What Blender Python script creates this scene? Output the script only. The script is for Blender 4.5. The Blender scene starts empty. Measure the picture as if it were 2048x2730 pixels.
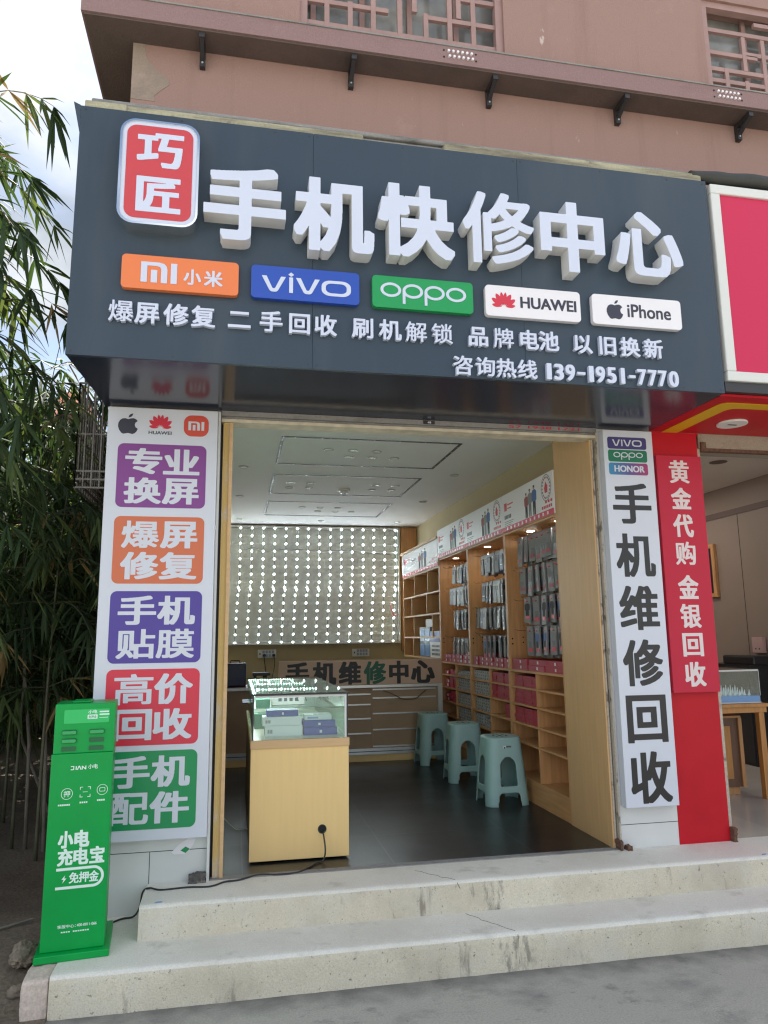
import bpy, bmesh, math, random
import numpy as np
from mathutils import Vector, Matrix
random.seed(7)
SC = bpy.context.scene
COL = SC.collection
PI = math.pi

# ------------------------------------------------------------------ camera, sky, sun, exposure
cd = bpy.data.cameras.new('camera'); cam = bpy.data.objects.new('camera', cd); COL.objects.link(cam)
yaw, pitch, roll = .1985, .1685, -.0119
fw = Vector((math.sin(yaw)*math.cos(pitch), math.cos(yaw)*math.cos(pitch), math.sin(pitch)))
rt = Vector((math.cos(yaw), -math.sin(yaw), 0)); up = rt.cross(fw)
r2 = rt*math.cos(roll)+up*math.sin(roll); u2 = up*math.cos(roll)-rt*math.sin(roll)
cam.matrix_world = Matrix(((r2.x, u2.x, -fw.x, .2135), (r2.y, u2.y, -fw.y, -4.0531), (r2.z, u2.z, -fw.z, 1.5), (0, 0, 0, 1)))
cd.sensor_fit = 'VERTICAL'; cd.sensor_height = 24; cd.lens = 1949.3/2730*24
cd.clip_start = .05; cd.clip_end = 2000
SC.camera = cam
SUN_EL, SUN_AZ = math.radians(60), math.radians(14)     # behind the building, a little to the right
wd = bpy.data.worlds.new('World'); SC.world = wd; wd.use_nodes = True
nt = wd.node_tree; N = nt.nodes; L = nt.links
bg = N['Background']; bg.inputs[1].default_value = .09
sky = N.new('ShaderNodeTexSky'); sky.sky_type = 'NISHITA'; sky.sun_disc = False
sky.sun_elevation = SUN_EL; sky.sun_rotation = SUN_AZ
tc = N.new('ShaderNodeTexCoord'); mp = N.new('ShaderNodeMapping'); mp.inputs['Location'].default_value = (3.1, 1.7, .4); mp.inputs['Scale'].default_value = (1, 1, 1.7)
nz = N.new('ShaderNodeTexNoise'); nz.inputs['Scale'].default_value = 2.3; nz.inputs['Detail'].default_value = 9; nz.inputs['Roughness'].default_value = .58
rp = N.new('ShaderNodeValToRGB'); rp.color_ramp.elements[0].position = .43; rp.color_ramp.elements[1].position = .57
nz2 = N.new('ShaderNodeTexNoise'); nz2.inputs['Scale'].default_value = 4.2; nz2.inputs['Detail'].default_value = 6
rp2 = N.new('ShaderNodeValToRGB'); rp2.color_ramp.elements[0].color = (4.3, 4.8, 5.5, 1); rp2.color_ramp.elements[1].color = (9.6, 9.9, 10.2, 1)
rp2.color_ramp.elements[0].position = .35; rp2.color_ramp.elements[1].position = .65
mx = N.new('ShaderNodeMix'); mx.data_type = 'RGBA'
L.new(tc.outputs['Generated'], mp.inputs[0]); L.new(mp.outputs[0], nz.inputs['Vector']); L.new(mp.outputs[0], nz2.inputs['Vector'])
L.new(nz.outputs['Fac'], rp.inputs[0]); L.new(nz2.outputs['Fac'], rp2.inputs[0])
L.new(rp.outputs[0], mx.inputs[0]); L.new(sky.outputs[0], mx.inputs[6]); L.new(rp2.outputs[0], mx.inputs[7])
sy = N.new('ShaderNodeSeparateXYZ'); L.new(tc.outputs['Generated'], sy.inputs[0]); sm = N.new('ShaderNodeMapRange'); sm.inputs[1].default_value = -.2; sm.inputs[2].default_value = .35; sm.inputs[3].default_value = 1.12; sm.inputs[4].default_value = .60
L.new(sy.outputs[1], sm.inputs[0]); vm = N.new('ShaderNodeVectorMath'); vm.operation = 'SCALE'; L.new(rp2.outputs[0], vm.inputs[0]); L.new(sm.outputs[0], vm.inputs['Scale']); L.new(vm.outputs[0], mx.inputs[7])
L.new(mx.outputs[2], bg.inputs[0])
sd = bpy.data.lights.new('sun', 'SUN'); sd.energy = 4.8; sd.angle = math.radians(.5); sd.color = (1, .95, .87)
sun = bpy.data.objects.new('sun', sd); COL.objects.link(sun)
sdir = Vector((math.sin(SUN_AZ)*math.cos(SUN_EL), math.cos(SUN_AZ)*math.cos(SUN_EL), math.sin(SUN_EL)))
sun.rotation_euler = sdir.to_track_quat('Z', 'Y').to_euler(); sun.location = (0, 6, 14)
vs = SC.view_settings; vs.view_transform = 'Standard'; vs.look = 'None'; vs.exposure = 1.17; vs.gamma = 1
SC.render.engine = 'CYCLES'
cy = SC.cycles; cy.use_denoising = True; cy.max_bounces = 8; cy.transparent_max_bounces = 12; cy.caustics_reflective = False; cy.caustics_refractive = False
try: cy.use_light_tree = True
except Exception: pass
cy.sample_clamp_indirect = 6; cy.pixel_filter_type = 'BLACKMAN_HARRIS'; cy.filter_width = 1.25

# ------------------------------------------------------------------ materials
MATS = {}
def mat(name, col, rough=.5, metal=0, spec=.5, var=0, vscale=6, bump=0, bscale=60, emit=None, estr=0, alpha=None, coat=0, stretch=None):
    if name in MATS: return MATS[name]
    m = bpy.data.materials.new(name); m.use_nodes = True; MATS[name] = m
    n = m.node_tree.nodes; l = m.node_tree.links; b = n['Principled BSDF']
    b.inputs['Base Color'].default_value = (*col, 1); b.inputs['Roughness'].default_value = rough
    b.inputs['Metallic'].default_value = metal; b.inputs['Specular IOR Level'].default_value = spec
    if coat: b.inputs['Coat Weight'].default_value = coat
    if emit: b.inputs['Emission Color'].default_value = (*emit, 1); b.inputs['Emission Strength'].default_value = estr
    if alpha is not None: b.inputs['Alpha'].default_value = alpha
    if var or bump:
        t = n.new('ShaderNodeTexCoord'); p = n.new('ShaderNodeMapping'); l.new(t.outputs['Object'], p.inputs[0])
        if stretch: p.inputs['Scale'].default_value = stretch
    if var:
        z = n.new('ShaderNodeTexNoise'); z.inputs['Scale'].default_value = vscale; z.inputs['Detail'].default_value = 6; l.new(p.outputs[0], z.inputs['Vector'])
        r = n.new('ShaderNodeValToRGB'); r.color_ramp.elements[0].position = .3; r.color_ramp.elements[1].position = .7
        r.color_ramp.elements[0].color = (*[max(0, c*(1-var)) for c in col], 1); r.color_ramp.elements[1].color = (*[min(1, c*(1+var)) for c in col], 1)
        l.new(z.outputs['Fac'], r.inputs[0]); l.new(r.outputs[0], b.inputs['Base Color'])
        q = n.new('ShaderNodeMapRange'); q.inputs[3].default_value = max(.03, rough-.08); q.inputs[4].default_value = min(1, rough+.1)
        l.new(z.outputs['Fac'], q.inputs[0]); l.new(q.outputs[0], b.inputs['Roughness'])
    if bump:
        z = n.new('ShaderNodeTexNoise'); z.inputs['Scale'].default_value = bscale; z.inputs['Detail'].default_value = 4; l.new(p.outputs[0], z.inputs['Vector'])
        u = n.new('ShaderNodeBump'); u.inputs['Strength'].default_value = bump; u.inputs['Distance'].default_value = .01
        l.new(z.outputs['Fac'], u.inputs['Height']); l.new(u.outputs[0], b.inputs['Normal'])
    return m
def stained(name, col, layers, rough=.85, fine=.12, fscale=90, bump=.25, spec=.3):
    """a weathered surface: fine speckle plus layers of (colour, noise scale, threshold lo, hi, amount, xyz stretch)"""
    m = bpy.data.materials.new(name); m.use_nodes = True; MATS[name] = m
    n = m.node_tree.nodes; l = m.node_tree.links; b = n['Principled BSDF']
    b.inputs['Roughness'].default_value = rough; b.inputs['Specular IOR Level'].default_value = spec
    t = n.new('ShaderNodeTexCoord')
    z = n.new('ShaderNodeTexNoise'); z.inputs['Scale'].default_value = fscale; z.inputs['Detail'].default_value = 5; l.new(t.outputs['Object'], z.inputs['Vector'])
    r = n.new('ShaderNodeValToRGB'); r.color_ramp.elements[0].position = .3; r.color_ramp.elements[1].position = .7
    r.color_ramp.elements[0].color = (*[c*(1-fine) for c in col], 1); r.color_ramp.elements[1].color = (*[min(1, c*(1+fine)) for c in col], 1)
    l.new(z.outputs['Fac'], r.inputs[0]); out = r.outputs[0]
    for i, (c2, sc, lo, hi, amt, st) in enumerate(layers):
        p = n.new('ShaderNodeMapping'); p.inputs['Scale'].default_value = st; p.inputs['Location'].default_value = (i*3.7, i*1.9, i*5.1); l.new(t.outputs['Object'], p.inputs[0])
        s = n.new('ShaderNodeTexNoise'); s.inputs['Scale'].default_value = sc; s.inputs['Detail'].default_value = 9; s.inputs['Roughness'].default_value = .65; l.new(p.outputs[0], s.inputs['Vector'])
        q = n.new('ShaderNodeMapRange'); q.inputs[1].default_value = lo; q.inputs[2].default_value = hi; q.inputs[3].default_value = 0; q.inputs[4].default_value = amt
        l.new(s.outputs['Fac'], q.inputs[0])
        x = n.new('ShaderNodeMix'); x.data_type = 'RGBA'; x.inputs[7].default_value = (*c2, 1); l.new(q.outputs[0], x.inputs[0]); l.new(out, x.inputs[6]); out = x.outputs[2]
    l.new(out, b.inputs['Base Color'])
    u = n.new('ShaderNodeBump'); u.inputs['Strength'].default_value = bump; u.inputs['Distance'].default_value = .008
    l.new(z.outputs['Fac'], u.inputs['Height']); l.new(u.outputs[0], b.inputs['Normal'])
    return m
def glass(name, tint=(.9, .97, .95), strength=.12):
    m = bpy.data.materials.new(name); m.use_nodes = True; n = m.node_tree.nodes; l = m.node_tree.links
    n.remove(n['Principled BSDF'])
    tr = n.new('ShaderNodeBsdfTransparent'); tr.inputs[0].default_value = (*tint, 1); gl = n.new('ShaderNodeBsdfGlossy'); gl.inputs['Roughness'].default_value = .02
    fr = n.new('ShaderNodeLayerWeight'); fr.inputs['Blend'].default_value = .5; ms = n.new('ShaderNodeMixShader')
    pw = n.new('ShaderNodeMath'); pw.operation = 'POWER'; pw.inputs[1].default_value = 5; ma = n.new('ShaderNodeMath'); ma.operation = 'MULTIPLY_ADD'; ma.inputs[1].default_value = .9; ma.inputs[2].default_value = .045
    l.new(fr.outputs['Facing'], pw.inputs[0]); l.new(pw.outputs[0], ma.inputs[0])
    l.new(ma.outputs[0], ms.inputs[0]); l.new(tr.outputs[0], ms.inputs[1]); l.new(gl.outputs[0], ms.inputs[2]); l.new(ms.outputs[0], n['Material Output'].inputs[0])
    MATS[name] = m; return m
def wood(name, col, var=.16, rough=.45, axis=2):
    st = [14, 14, 14]; st[axis] = 1.1
    return mat(name, col, rough, var=var, vscale=3.2, stretch=tuple(st), bump=.03, bscale=20)

M = MATS
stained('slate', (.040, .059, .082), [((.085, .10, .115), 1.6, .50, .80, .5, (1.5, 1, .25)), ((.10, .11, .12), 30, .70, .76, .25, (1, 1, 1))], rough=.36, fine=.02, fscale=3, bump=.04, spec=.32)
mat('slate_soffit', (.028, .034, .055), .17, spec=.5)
mat('acrylic_white', (.60, .64, .77), .3, var=.02, vscale=3)
mat('letter_return', (.70, .70, .70), .45, var=.05, vscale=12)
mat('chrome', (.86, .86, .86), .08, metal=1)
mat('seal_red', (.56, .055, .065), .35)
mat('orange', (.78, .20, .06), .35); mat('blue', (.02, .075, .42), .35); mat('green_plate', (.01, .30, .08), .35); mat('plate_white', (.80, .77, .80), .3)
mat('ink_dark', (.035, .035, .055), .4); mat('ink_red', (.62, .03, .06), .4); mat('text_white', (.80, .79, .80), .4)
mat('panel_white', (.64, .66, .73), .32, var=.015, vscale=2)
mat('tile_white', (.66, .66, .64), .3, var=.05, vscale=4)
mat('vinyl_purple', (.22, .045, .25), .4); mat('vinyl_orange', (.62, .15, .06), .4); mat('vinyl_indigo', (.075, .045, .30), .4); mat('vinyl_red', (.66, .03, .06), .4); mat('vinyl_green', (.005, .27, .085), .4)
mat('ink_black', (.022, .02, .02), .4); mat('vivo_navy', (.05, .04, .17), .4); mat('oppo_green', (.005, .17, .08), .4)
mat('red_paint', (.50, .010, .020), .42, spec=.22, var=.08, vscale=5); mat('banner_red', (.52, .022, .05), .45, spec=.25); mat('sign_red', (.58, .025, .085), .4, spec=.25); mat('yellow_tape', (.72, .42, .01), .4)
mat('banner_text', (.74, .64, .63), .5)
mat('alu', (.62, .62, .60), .35, metal=.6, var=.06, vscale=20); mat('alu_white', (.66, .66, .63), .4)
mat('dark_metal', (.045, .042, .045), .45, metal=.3); mat('black_plastic', (.02, .02, .022), .4); mat('black_gap', (.01, .01, .01), .8)
wood('wood', (.56, .29, .12)); wood('wood_h', (.56, .29, .12), axis=1); wood('wood_pale', (.62, .38, .18), var=.07); wood('wood_orange', (.48, .22, .06)); wood('wood_brown', (.16, .085, .05))
wood('wood_front', (.84, .58, .245), var=.022); wood('wood_band', (.62, .40, .20), var=.08, axis=0)
mat('cream', (.62, .54, .42), .7, var=.18, vscale=14, bump=.2, bscale=40)
mat('plastic_sage', (.33, .51, .48), .42, var=.03, vscale=8)
mat('kiosk_green', (.001, .33, .06), .36, spec=.28, var=.07, vscale=5); mat('kiosk_green_lit', (.01, .42, .10), .3, emit=(.02, .6, .14), estr=.06); mat('kiosk_slot', (.004, .12, .035), .4); mat('kiosk_bank', (.02, .36, .10), .3); mat('kiosk_print', (.72, .86, .78), .4)
mat('wall_yellow', (.52, .43, .26), .8, var=.04, vscale=2); mat('ceiling_white', (.85, .83, .83), .85, var=.02, vscale=1)
mat('lightbox_back', (.74, .78, .75), .8, var=.12, vscale=3)
mat('led', (1, 1, 1), emit=(.82, .95, 1), estr=230); mat('led_side', (1, 1, 1), emit=(.9, .97, 1), estr=4.2); mat('strip_dark', (.05, .05, .05), .7); mat('led_small', (1, 1, 1), emit=(.88, .98, .95), estr=60); mat('lamp', (1, 1, 1), emit=(1, .95, .86), estr=38)
mat('lamp_strong', (1, 1, 1), emit=(1, .93, .84), estr=42); mat('lamp_off', (.75, .75, .72), .35); mat('lamp_ring', (.55, .55, .54), .35, metal=.4)
glass('glass'); glass('glass_green', (.72, .90, .84))
mat('window_glass', (.22, .22, .21), .12, var=.5, vscale=3)
mat('lattice', (.35, .22, .20), .65, var=.1, vscale=9)
stained('stucco', (.325, .205, .175), [((.22, .135, .115), 2.6, .53, .74, .45, (2.2, 1, .16)), ((.47, .33, .29), 3, .6, .8, .5, (1, 1, 1)), ((.18, .10, .09), 2.2, .6, .85, .35, (1, 1, .35)), ((.60, .50, .45), 7, .66, .69, .75, (1, 1, .4)), ((.60, .50, .45), 22, .69, .72, .6, (1, 1, .3))], fine=.05, bump=.22, fscale=110)
stained('bare_plaster', (.30, .235, .19), [((.40, .30, .25), 6, .55, .62, .6, (1, 1, 1)), ((.18, .14, .12), 3, .5, .75, .5, (1, 1, 1))], fine=.08)
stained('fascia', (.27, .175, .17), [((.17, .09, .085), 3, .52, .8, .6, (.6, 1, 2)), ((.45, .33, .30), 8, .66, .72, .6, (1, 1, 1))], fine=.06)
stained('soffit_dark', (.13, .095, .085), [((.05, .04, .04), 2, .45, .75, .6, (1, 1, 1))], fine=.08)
stained('old_alu', (.42, .39, .27), [((.10, .085, .07), 4, .46, .66, .85, (.35, 2, 3)), ((.10, .09, .08), 14, .58, .66, .7, (.6, 1, 1)), ((.6, .57, .46), 3, .55, .8, .5, (.4, 1, 2))], fine=.1)
stained('shutter_rail', (.27, .26, .25), [((.09, .085, .08), 7, .48, .72, .7, (.6, 1, 2)), ((.5, .46, .40), 12, .6, .7, .6, (.4, 1, 3)), ((.22, .08, .04), 9, .64, .74, .6, (.5, 1, 1))], fine=.1)
stained('step_concrete', (.77, .735, .65), [((.58, .53, .43), 1.5, .50, .74, .55, (1, 1, 1)), ((.36, .33, .27), 4, .58, .74, .5, (1.2, 1.4, 1)), ((.13, .12, .11), 40, .68, .73, .75, (1, 1, 1)), ((.74, .73, .69), 3, .56, .8, .5, (1, 1, 1))], fine=.09, fscale=150, bump=.25)
stained('step_riser', (.70, .63, .49), [((.50, .44, .33), 1.2, .45, .7, .7, (1, 1, 1)), ((.62, .60, .54), 2.1, .5, .75, .7, (1, 1, 1)), ((.44, .37, .28), 3.3, .52, .70, .5, (1, 1, .9)), ((.13, .12, .10), 2.3, .63, .72, .7, (1.2, 1, .8)), ((.17, .14, .11), 9, .60, .72, .7, (1.8, 1, .35)), ((.14, .125, .10), 46, .62, .68, .8, (1, 1, 1)), ((.12, .11, .09), 110, .62, .68, .6, (1, 1, 1))], fine=.13, fscale=150, bump=.3)
stained('stone_block', (.62, .51, .43), [((.17, .13, .11), 6, .55, .75, .7, (1, 1, 1)), ((.55, .5, .44), 5, .6, .8, .5, (1, 1, 1))], fine=.14)
stained('road', (.44, .42, .36), [((.16, .155, .14), 2.6, .53, .72, .7, (1, 1.6, 1)), ((.40, .385, .35), 1.3, .48, .75, .6, (1, 1, 1)), ((.18, .175, .16), 7, .59, .70, .6, (1, 1.3, 1)), ((.05, .05, .05), 14, .66, .72, .6, (1, 1, 1))], fine=.14, fscale=120, bump=.3)
stained('dirt', (.17, .135, .10), [((.06, .045, .03), 2, .45, .75, .7, (1, 1, 1)), ((.26, .22, .17), 6, .62, .75, .5, (1, 1, 1))], fine=.25, fscale=60, bump=.8)
stained('rock', (.25, .20, .15), [((.10, .085, .07), 7, .5, .7, .7, (1, 1, 1))], fine=.2, fscale=40, bump=.8)
stained('rust', (.14, .075, .05), [((.04, .03, .03), 20, .5, .7, .7, (1, 1, 1))], fine=.3, fscale=60)
stained('mortar_dark', (.11, .10, .095), [((.30, .27, .22), 18, .55, .62, .7, (1, 1, 1))], fine=.3, fscale=60, bump=.8)
stained('neighbour_lintel', (.34, .29, .23), [((.16, .08, .06), 6, .55, .75, .6, (1, 1, 1))], fine=.1)
stained('pillar_edge', (.48, .42, .34), [((.10, .08, .07), 16, .55, .62, .8, (1, 1, .6)), ((.30, .17, .12), 6, .6, .75, .5, (1, 1, 1))], fine=.15)
stained('yellow_plaster', (.60, .52, .42), [((.66, .44, .13), 4, .42, .5, .85, (1, 1, .35)), ((.72, .68, .6), 18, .66, .70, .7, (1, 1, .6))], fine=.08)
stained('old_wall', (.07, .06, .055), [((.02, .02, .02), 3, .5, .7, .6, (1, 1, 1))], fine=.2, fscale=30)
mat('neigh_panel', (.29, .225, .185), .5, var=.04, vscale=2); mat('neigh_ceiling', (.74, .67, .61), .8, var=.05, vscale=1.5); mat('neigh_floor', (.62, .57, .50), .18, var=.05, vscale=2)
mat('trim_brown', (.15, .105, .095), .6)
mat('tarp', (.035, .035, .03), .6, bump=.6, bscale=12)
mat('acrylic_blue', (.16, .33, .62), .3)
mat('carton_red', (.42, .03, .055), .45, var=.06, vscale=30); mat('carton_grey', (.42, .41, .40), .5, var=.1, vscale=40); mat('carton_pink', (.40, .065, .085), .5, var=.1, vscale=40); mat('carton_white', (.74, .74, .73), .45); mat('carton_blue', (.045, .075, .33), .4); mat('carton_green', (.02, .20, .12), .4)
mat('skin', (.36, .22, .15), .6); mat('grey_cloth', (.24, .24, .24), .7); mat('dark_cloth', (.035, .035, .04), .7); mat('blue_cloth', (.07, .13, .35), .6); mat('red_cloth', (.30, .04, .04), .5)
mat('case_black', (.02, .02, .022), .38); mat('case_grey', (.12, .12, .13), .38); mat('case_clear', (.26, .27, .28), .38); mat('case_blue', (.05, .08, .17), .38); mat('case_pale', (.36, .34, .30), .38)
mat('card_grey', (.20, .198, .195), .5); mat('case_deck', (.70, .66, .56), .4); mat('bench_board', (.38, .255, .15), .5, var=.08, vscale=4); mat('board_tan', (.60, .41, .29), .5, var=.04, vscale=3); mat('char_black', (.02, .02, .02), .5); mat('char_green', (.01, .11, .06), .5)
mat('toolbox_navy', (.012, .018, .06), .35); mat('socket_white', (.72, .72, .72), .35); mat('socket_blue', (.30, .36, .5), .4)
mat('leaf', (.034, .060, .027), .62, spec=.25, var=.35, vscale=3); mat('leaf_pale', (.085, .12, .045), .62, spec=.25, var=.3, vscale=3); mat('leaf_dry', (.27, .19, .08), .6, var=.3, vscale=3); mat('culm', (.085, .09, .05), .45, var=.3, vscale=5); mat('twig_grey', (.19, .17, .14), .8, var=.3, vscale=8)
mat('iron', (.24, .22, .20), .5, metal=.3, var=.3, vscale=20)
mat('rooftile', (.44, .16, .09), .7, var=.25, vscale=4); mat('far_wall', (.5, .45, .4), .8)
mat('fruit_red', (.50, .05, .02), .4)
for k in ('leaf', 'leaf_pale', 'leaf_dry'):                      # thin leaves let some light through
    n = M[k].node_tree.nodes; l = M[k].node_tree.links; b = n['Principled BSDF']
    ts = n.new('ShaderNodeBsdfTranslucent'); ms = n.new('ShaderNodeMixShader'); ms.inputs[0].default_value = .2
    ts.inputs[0].default_value = {'leaf': (.12, .22, .045, 1), 'leaf_pale': (.30, .40, .08, 1), 'leaf_dry': (.5, .34, .12, 1)}[k]
    l.new(b.outputs[0], ms.inputs[1]); l.new(ts.outputs[0], ms.inputs[2]); l.new(ms.outputs[0], n['Material Output'].inputs[0])
def floor_tiles(name, c1, size, rough):
    m = bpy.data.materials.new(name); m.use_nodes = True; MATS[name] = m
    n = m.node_tree.nodes; l = m.node_tree.links; b = n['Principled BSDF']; b.inputs['Roughness'].default_value = rough
    t = n.new('ShaderNodeTexCoord'); k = n.new('ShaderNodeTexBrick'); k.offset = 0; k.inputs['Scale'].default_value = 1
    k.inputs['Brick Width'].default_value = size; k.inputs['Row Height'].default_value = size; k.inputs['Mortar Size'].default_value = .003
    k.inputs['Color1'].default_value = (*c1, 1); k.inputs['Color2'].default_value = (*[c*1.15 for c in c1], 1); k.inputs['Mortar'].default_value = (*[min(.5, c*2.6+.03) for c in c1], 1)
    p = n.new('ShaderNodeMapping'); p.inputs['Location'].default_value = (.53, .19, 0); l.new(t.outputs['Object'], p.inputs[0]); l.new(p.outputs[0], k.inputs['Vector']); l.new(k.outputs[0], b.inputs['Base Color'])
    z = n.new('ShaderNodeTexNoise'); z.inputs['Scale'].default_value = 3; z.inputs['Detail'].default_value = 7; l.new(t.outputs['Object'], z.inputs['Vector'])
    q = n.new('ShaderNodeMapRange'); q.inputs[3].default_value = rough-.08; q.inputs[4].default_value = rough+.12; l.new(z.outputs['Fac'], q.inputs[0]); l.new(q.outputs[0], b.inputs['Roughness'])
floor_tiles('floor_black', (.014, .0145, .0155), .8, .3); floor_tiles('floor_cream', (.52, .47, .41), .8, .2)

# ------------------------------------------------------------------ mesh helpers
WLOC = {}
def props(o, label=None, cat=None, group=None, kind=None):
    if label: o['label'] = label
    if cat: o['category'] = cat
    if group: o['group'] = group
    if kind: o['kind'] = kind
    return o
def thing(name, label, cat, loc=(0, 0, 0), rz=0, group=None):
    o = bpy.data.objects.new(name, None); COL.objects.link(o); o.location = loc; o.rotation_euler = (0, 0, rz); o.empty_display_size = .1
    WLOC[o.name] = Vector(loc) if not rz else Vector((0, 0, 0))
    return props(o, label, cat, group)
def link(name, me, parent=None, loc=None):
    o = bpy.data.objects.new(name, me); COL.objects.link(o)
    if parent is not None:
        o.parent = parent; off = WLOC.get(parent.name, Vector((0, 0, 0))); WLOC[o.name] = off
        if off.length: me.transform(Matrix.Translation(-off))
    elif loc is not None:
        o.location = loc; me.transform(Matrix.Translation(-Vector(loc))); WLOC[o.name] = Vector(loc)
    return o
class MB:
    def __init__(s): s.v = []; s.f = []; s.m = []; s.ms = []
    def mi(s, k):
        if k not in s.ms: s.ms.append(k)
        return s.ms.index(k)
    def add(s, vs, fs, k=None):
        b = len(s.v); s.v += [tuple(v) for v in vs]; i = s.mi(k)
        for f in fs: s.f.append([b+q for q in f]); s.m.append(i)
        return s
    def box(s, x0, x1, y0, y1, z0, z1, k=None):
        return s.add([(x0, y0, z0), (x1, y0, z0), (x1, y1, z0), (x0, y1, z0), (x0, y0, z1), (x1, y0, z1), (x1, y1, z1), (x0, y1, z1)],
                     [(3, 2, 1, 0), (4, 5, 6, 7), (0, 1, 5, 4), (1, 2, 6, 5), (2, 3, 7, 6), (3, 0, 4, 7)], k)
    def prism(s, ol, a, b, ax='y', k=None):
        """outline (u,v) pulled from a to b along ax: y -> (u,a,v), x -> (a,u,v), z -> (u,v,a)"""
        P = {'y': lambda u, v, w: (u, w, v), 'x': lambda u, v, w: (w, u, v), 'z': lambda u, v, w: (u, v, w)}[ax]; n = len(ol)
        return s.add([P(u, v, a) for u, v in ol]+[P(u, v, b) for u, v in ol], [list(range(n))[::-1], list(range(n, 2*n))]+[(i, (i+1) % n, n+(i+1) % n, n+i) for i in range(n)], k)
    def tube(s, pts, r, n=6, k=None, cap=True):
        pts = [Vector(p) for p in pts]; rs = r if isinstance(r, (list, tuple)) else [r]*len(pts); vs = []; prev = None
        for i, p in enumerate(pts):
            d = (pts[min(i+1, len(pts)-1)]-pts[max(i-1, 0)]).normalized()
            a = Vector((0, 0, 1)) if abs(d.z) < .9 else Vector((1, 0, 0))
            if prev is not None: a = prev
            u = d.cross(a)
            if u.length < 1e-6: u = d.cross(Vector((0, 1, 0)))
            u.normalize(); w = u.cross(d).normalized(); prev = w
            vs += [p+(u*math.cos(2*PI*j/n)+w*math.sin(2*PI*j/n))*rs[i] for j in range(n)]
        fs = [(i*n+j, i*n+(j+1) % n, (i+1)*n+(j+1) % n, (i+1)*n+j) for i in range(len(pts)-1) for j in range(n)]
        if cap: fs += [list(range(n))[::-1], list(range((len(pts)-1)*n, len(pts)*n))]
        return s.add(vs, fs, k)
    def disc(s, c, r, h, ax='z', n=20, k=None, sx=1):
        ol = [(r*sx*math.cos(2*PI*i/n), r*math.sin(2*PI*i/n)) for i in range(n)]
        if ax == 'z': return s.prism([(c[0]+u, c[1]+v) for u, v in ol], c[2], c[2]+h, 'z', k)
        if ax == 'y': return s.prism([(c[0]+u, c[2]+v) for u, v in ol], c[1], c[1]+h, 'y', k)
        return s.prism([(c[1]+u, c[2]+v) for u, v in ol], c[0], c[0]+h, 'x', k)
    def mesh(s, name, k=None, smooth=False):
        me = bpy.data.meshes.new(name); me.from_pydata(s.v, [], s.f)
        for q in (s.ms or [None]): me.materials.append(M[q or k])
        me.polygons.foreach_set('material_index', s.m)
        bm = bmesh.new(); bm.from_mesh(me); bmesh.ops.recalc_face_normals(bm, faces=bm.faces); bm.to_mesh(me); bm.free()
        if smooth: me.polygons.foreach_set('use_smooth', [True]*len(me.polygons))
        me.update(); return me
    def build(s, name, k=None, parent=None, loc=None, smooth=False, bevel=0):
        o = link(name, s.mesh(name, k, smooth), parent, loc)
        if bevel:
            b = o.modifiers.new('bevel', 'BEVEL'); b.width = bevel; b.segments = 2; b.limit_method = 'ANGLE'
        return o
def box(name, x0, x1, y0, y1, z0, z1, k, parent=None, bevel=0, loc=None):
    return MB().box(x0, x1, y0, y1, z0, z1).build(name, k, parent, loc, bevel=bevel)
def struct(name, mb, k, label=None): return props(mb.build(name, k), label, None, None, 'structure')
def rr(x0, x1, z0, z1, r, n=6):
    o = []
    for cx, cz, a in ((x1-r, z1-r, 0), (x0+r, z1-r, 90), (x0+r, z0+r, 180), (x1-r, z0+r, 270)):
        o += [(cx+r*math.cos(math.radians(a+90*i/n)), cz+r*math.sin(math.radians(a+90*i/n))) for i in range(n+1)]
    return o

# ------------------------------------------------------------------ lettering: glyphs are dilated to the sign's weight, traced again and filled
def _simp(p, e):
    if len(p) < 4: return p
    p = np.asarray(p); keep = np.zeros(len(p), bool); keep[0] = keep[-1] = True; st = [(0, len(p)-1)]
    while st:
        a, b = st.pop()
        if b-a < 2: continue
        d = p[b]-p[a]; n = np.hypot(*d); q = p[a+1:b]-p[a]
        h = np.abs(d[0]*q[:, 1]-d[1]*q[:, 0])/n if n > 1e-9 else np.hypot(q[:, 0], q[:, 1])
        i = int(h.argmax())
        if h[i] > e: keep[a+1+i] = True; st += [(a, a+1+i), (a+1+i, b)]
    return [tuple(x) for x in p[keep]]
TAB = {1: [(3, 0)], 2: [(0, 1)], 3: [(3, 1)], 4: [(1, 2)], 5: [(3, 0), (1, 2)], 6: [(0, 2)], 7: [(3, 2)], 8: [(2, 3)], 9: [(0, 2)], 10: [(0, 1), (2, 3)], 11: [(1, 2)], 12: [(1, 3)], 13: [(0, 1)], 14: [(3, 0)]}
GL = {}
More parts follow.
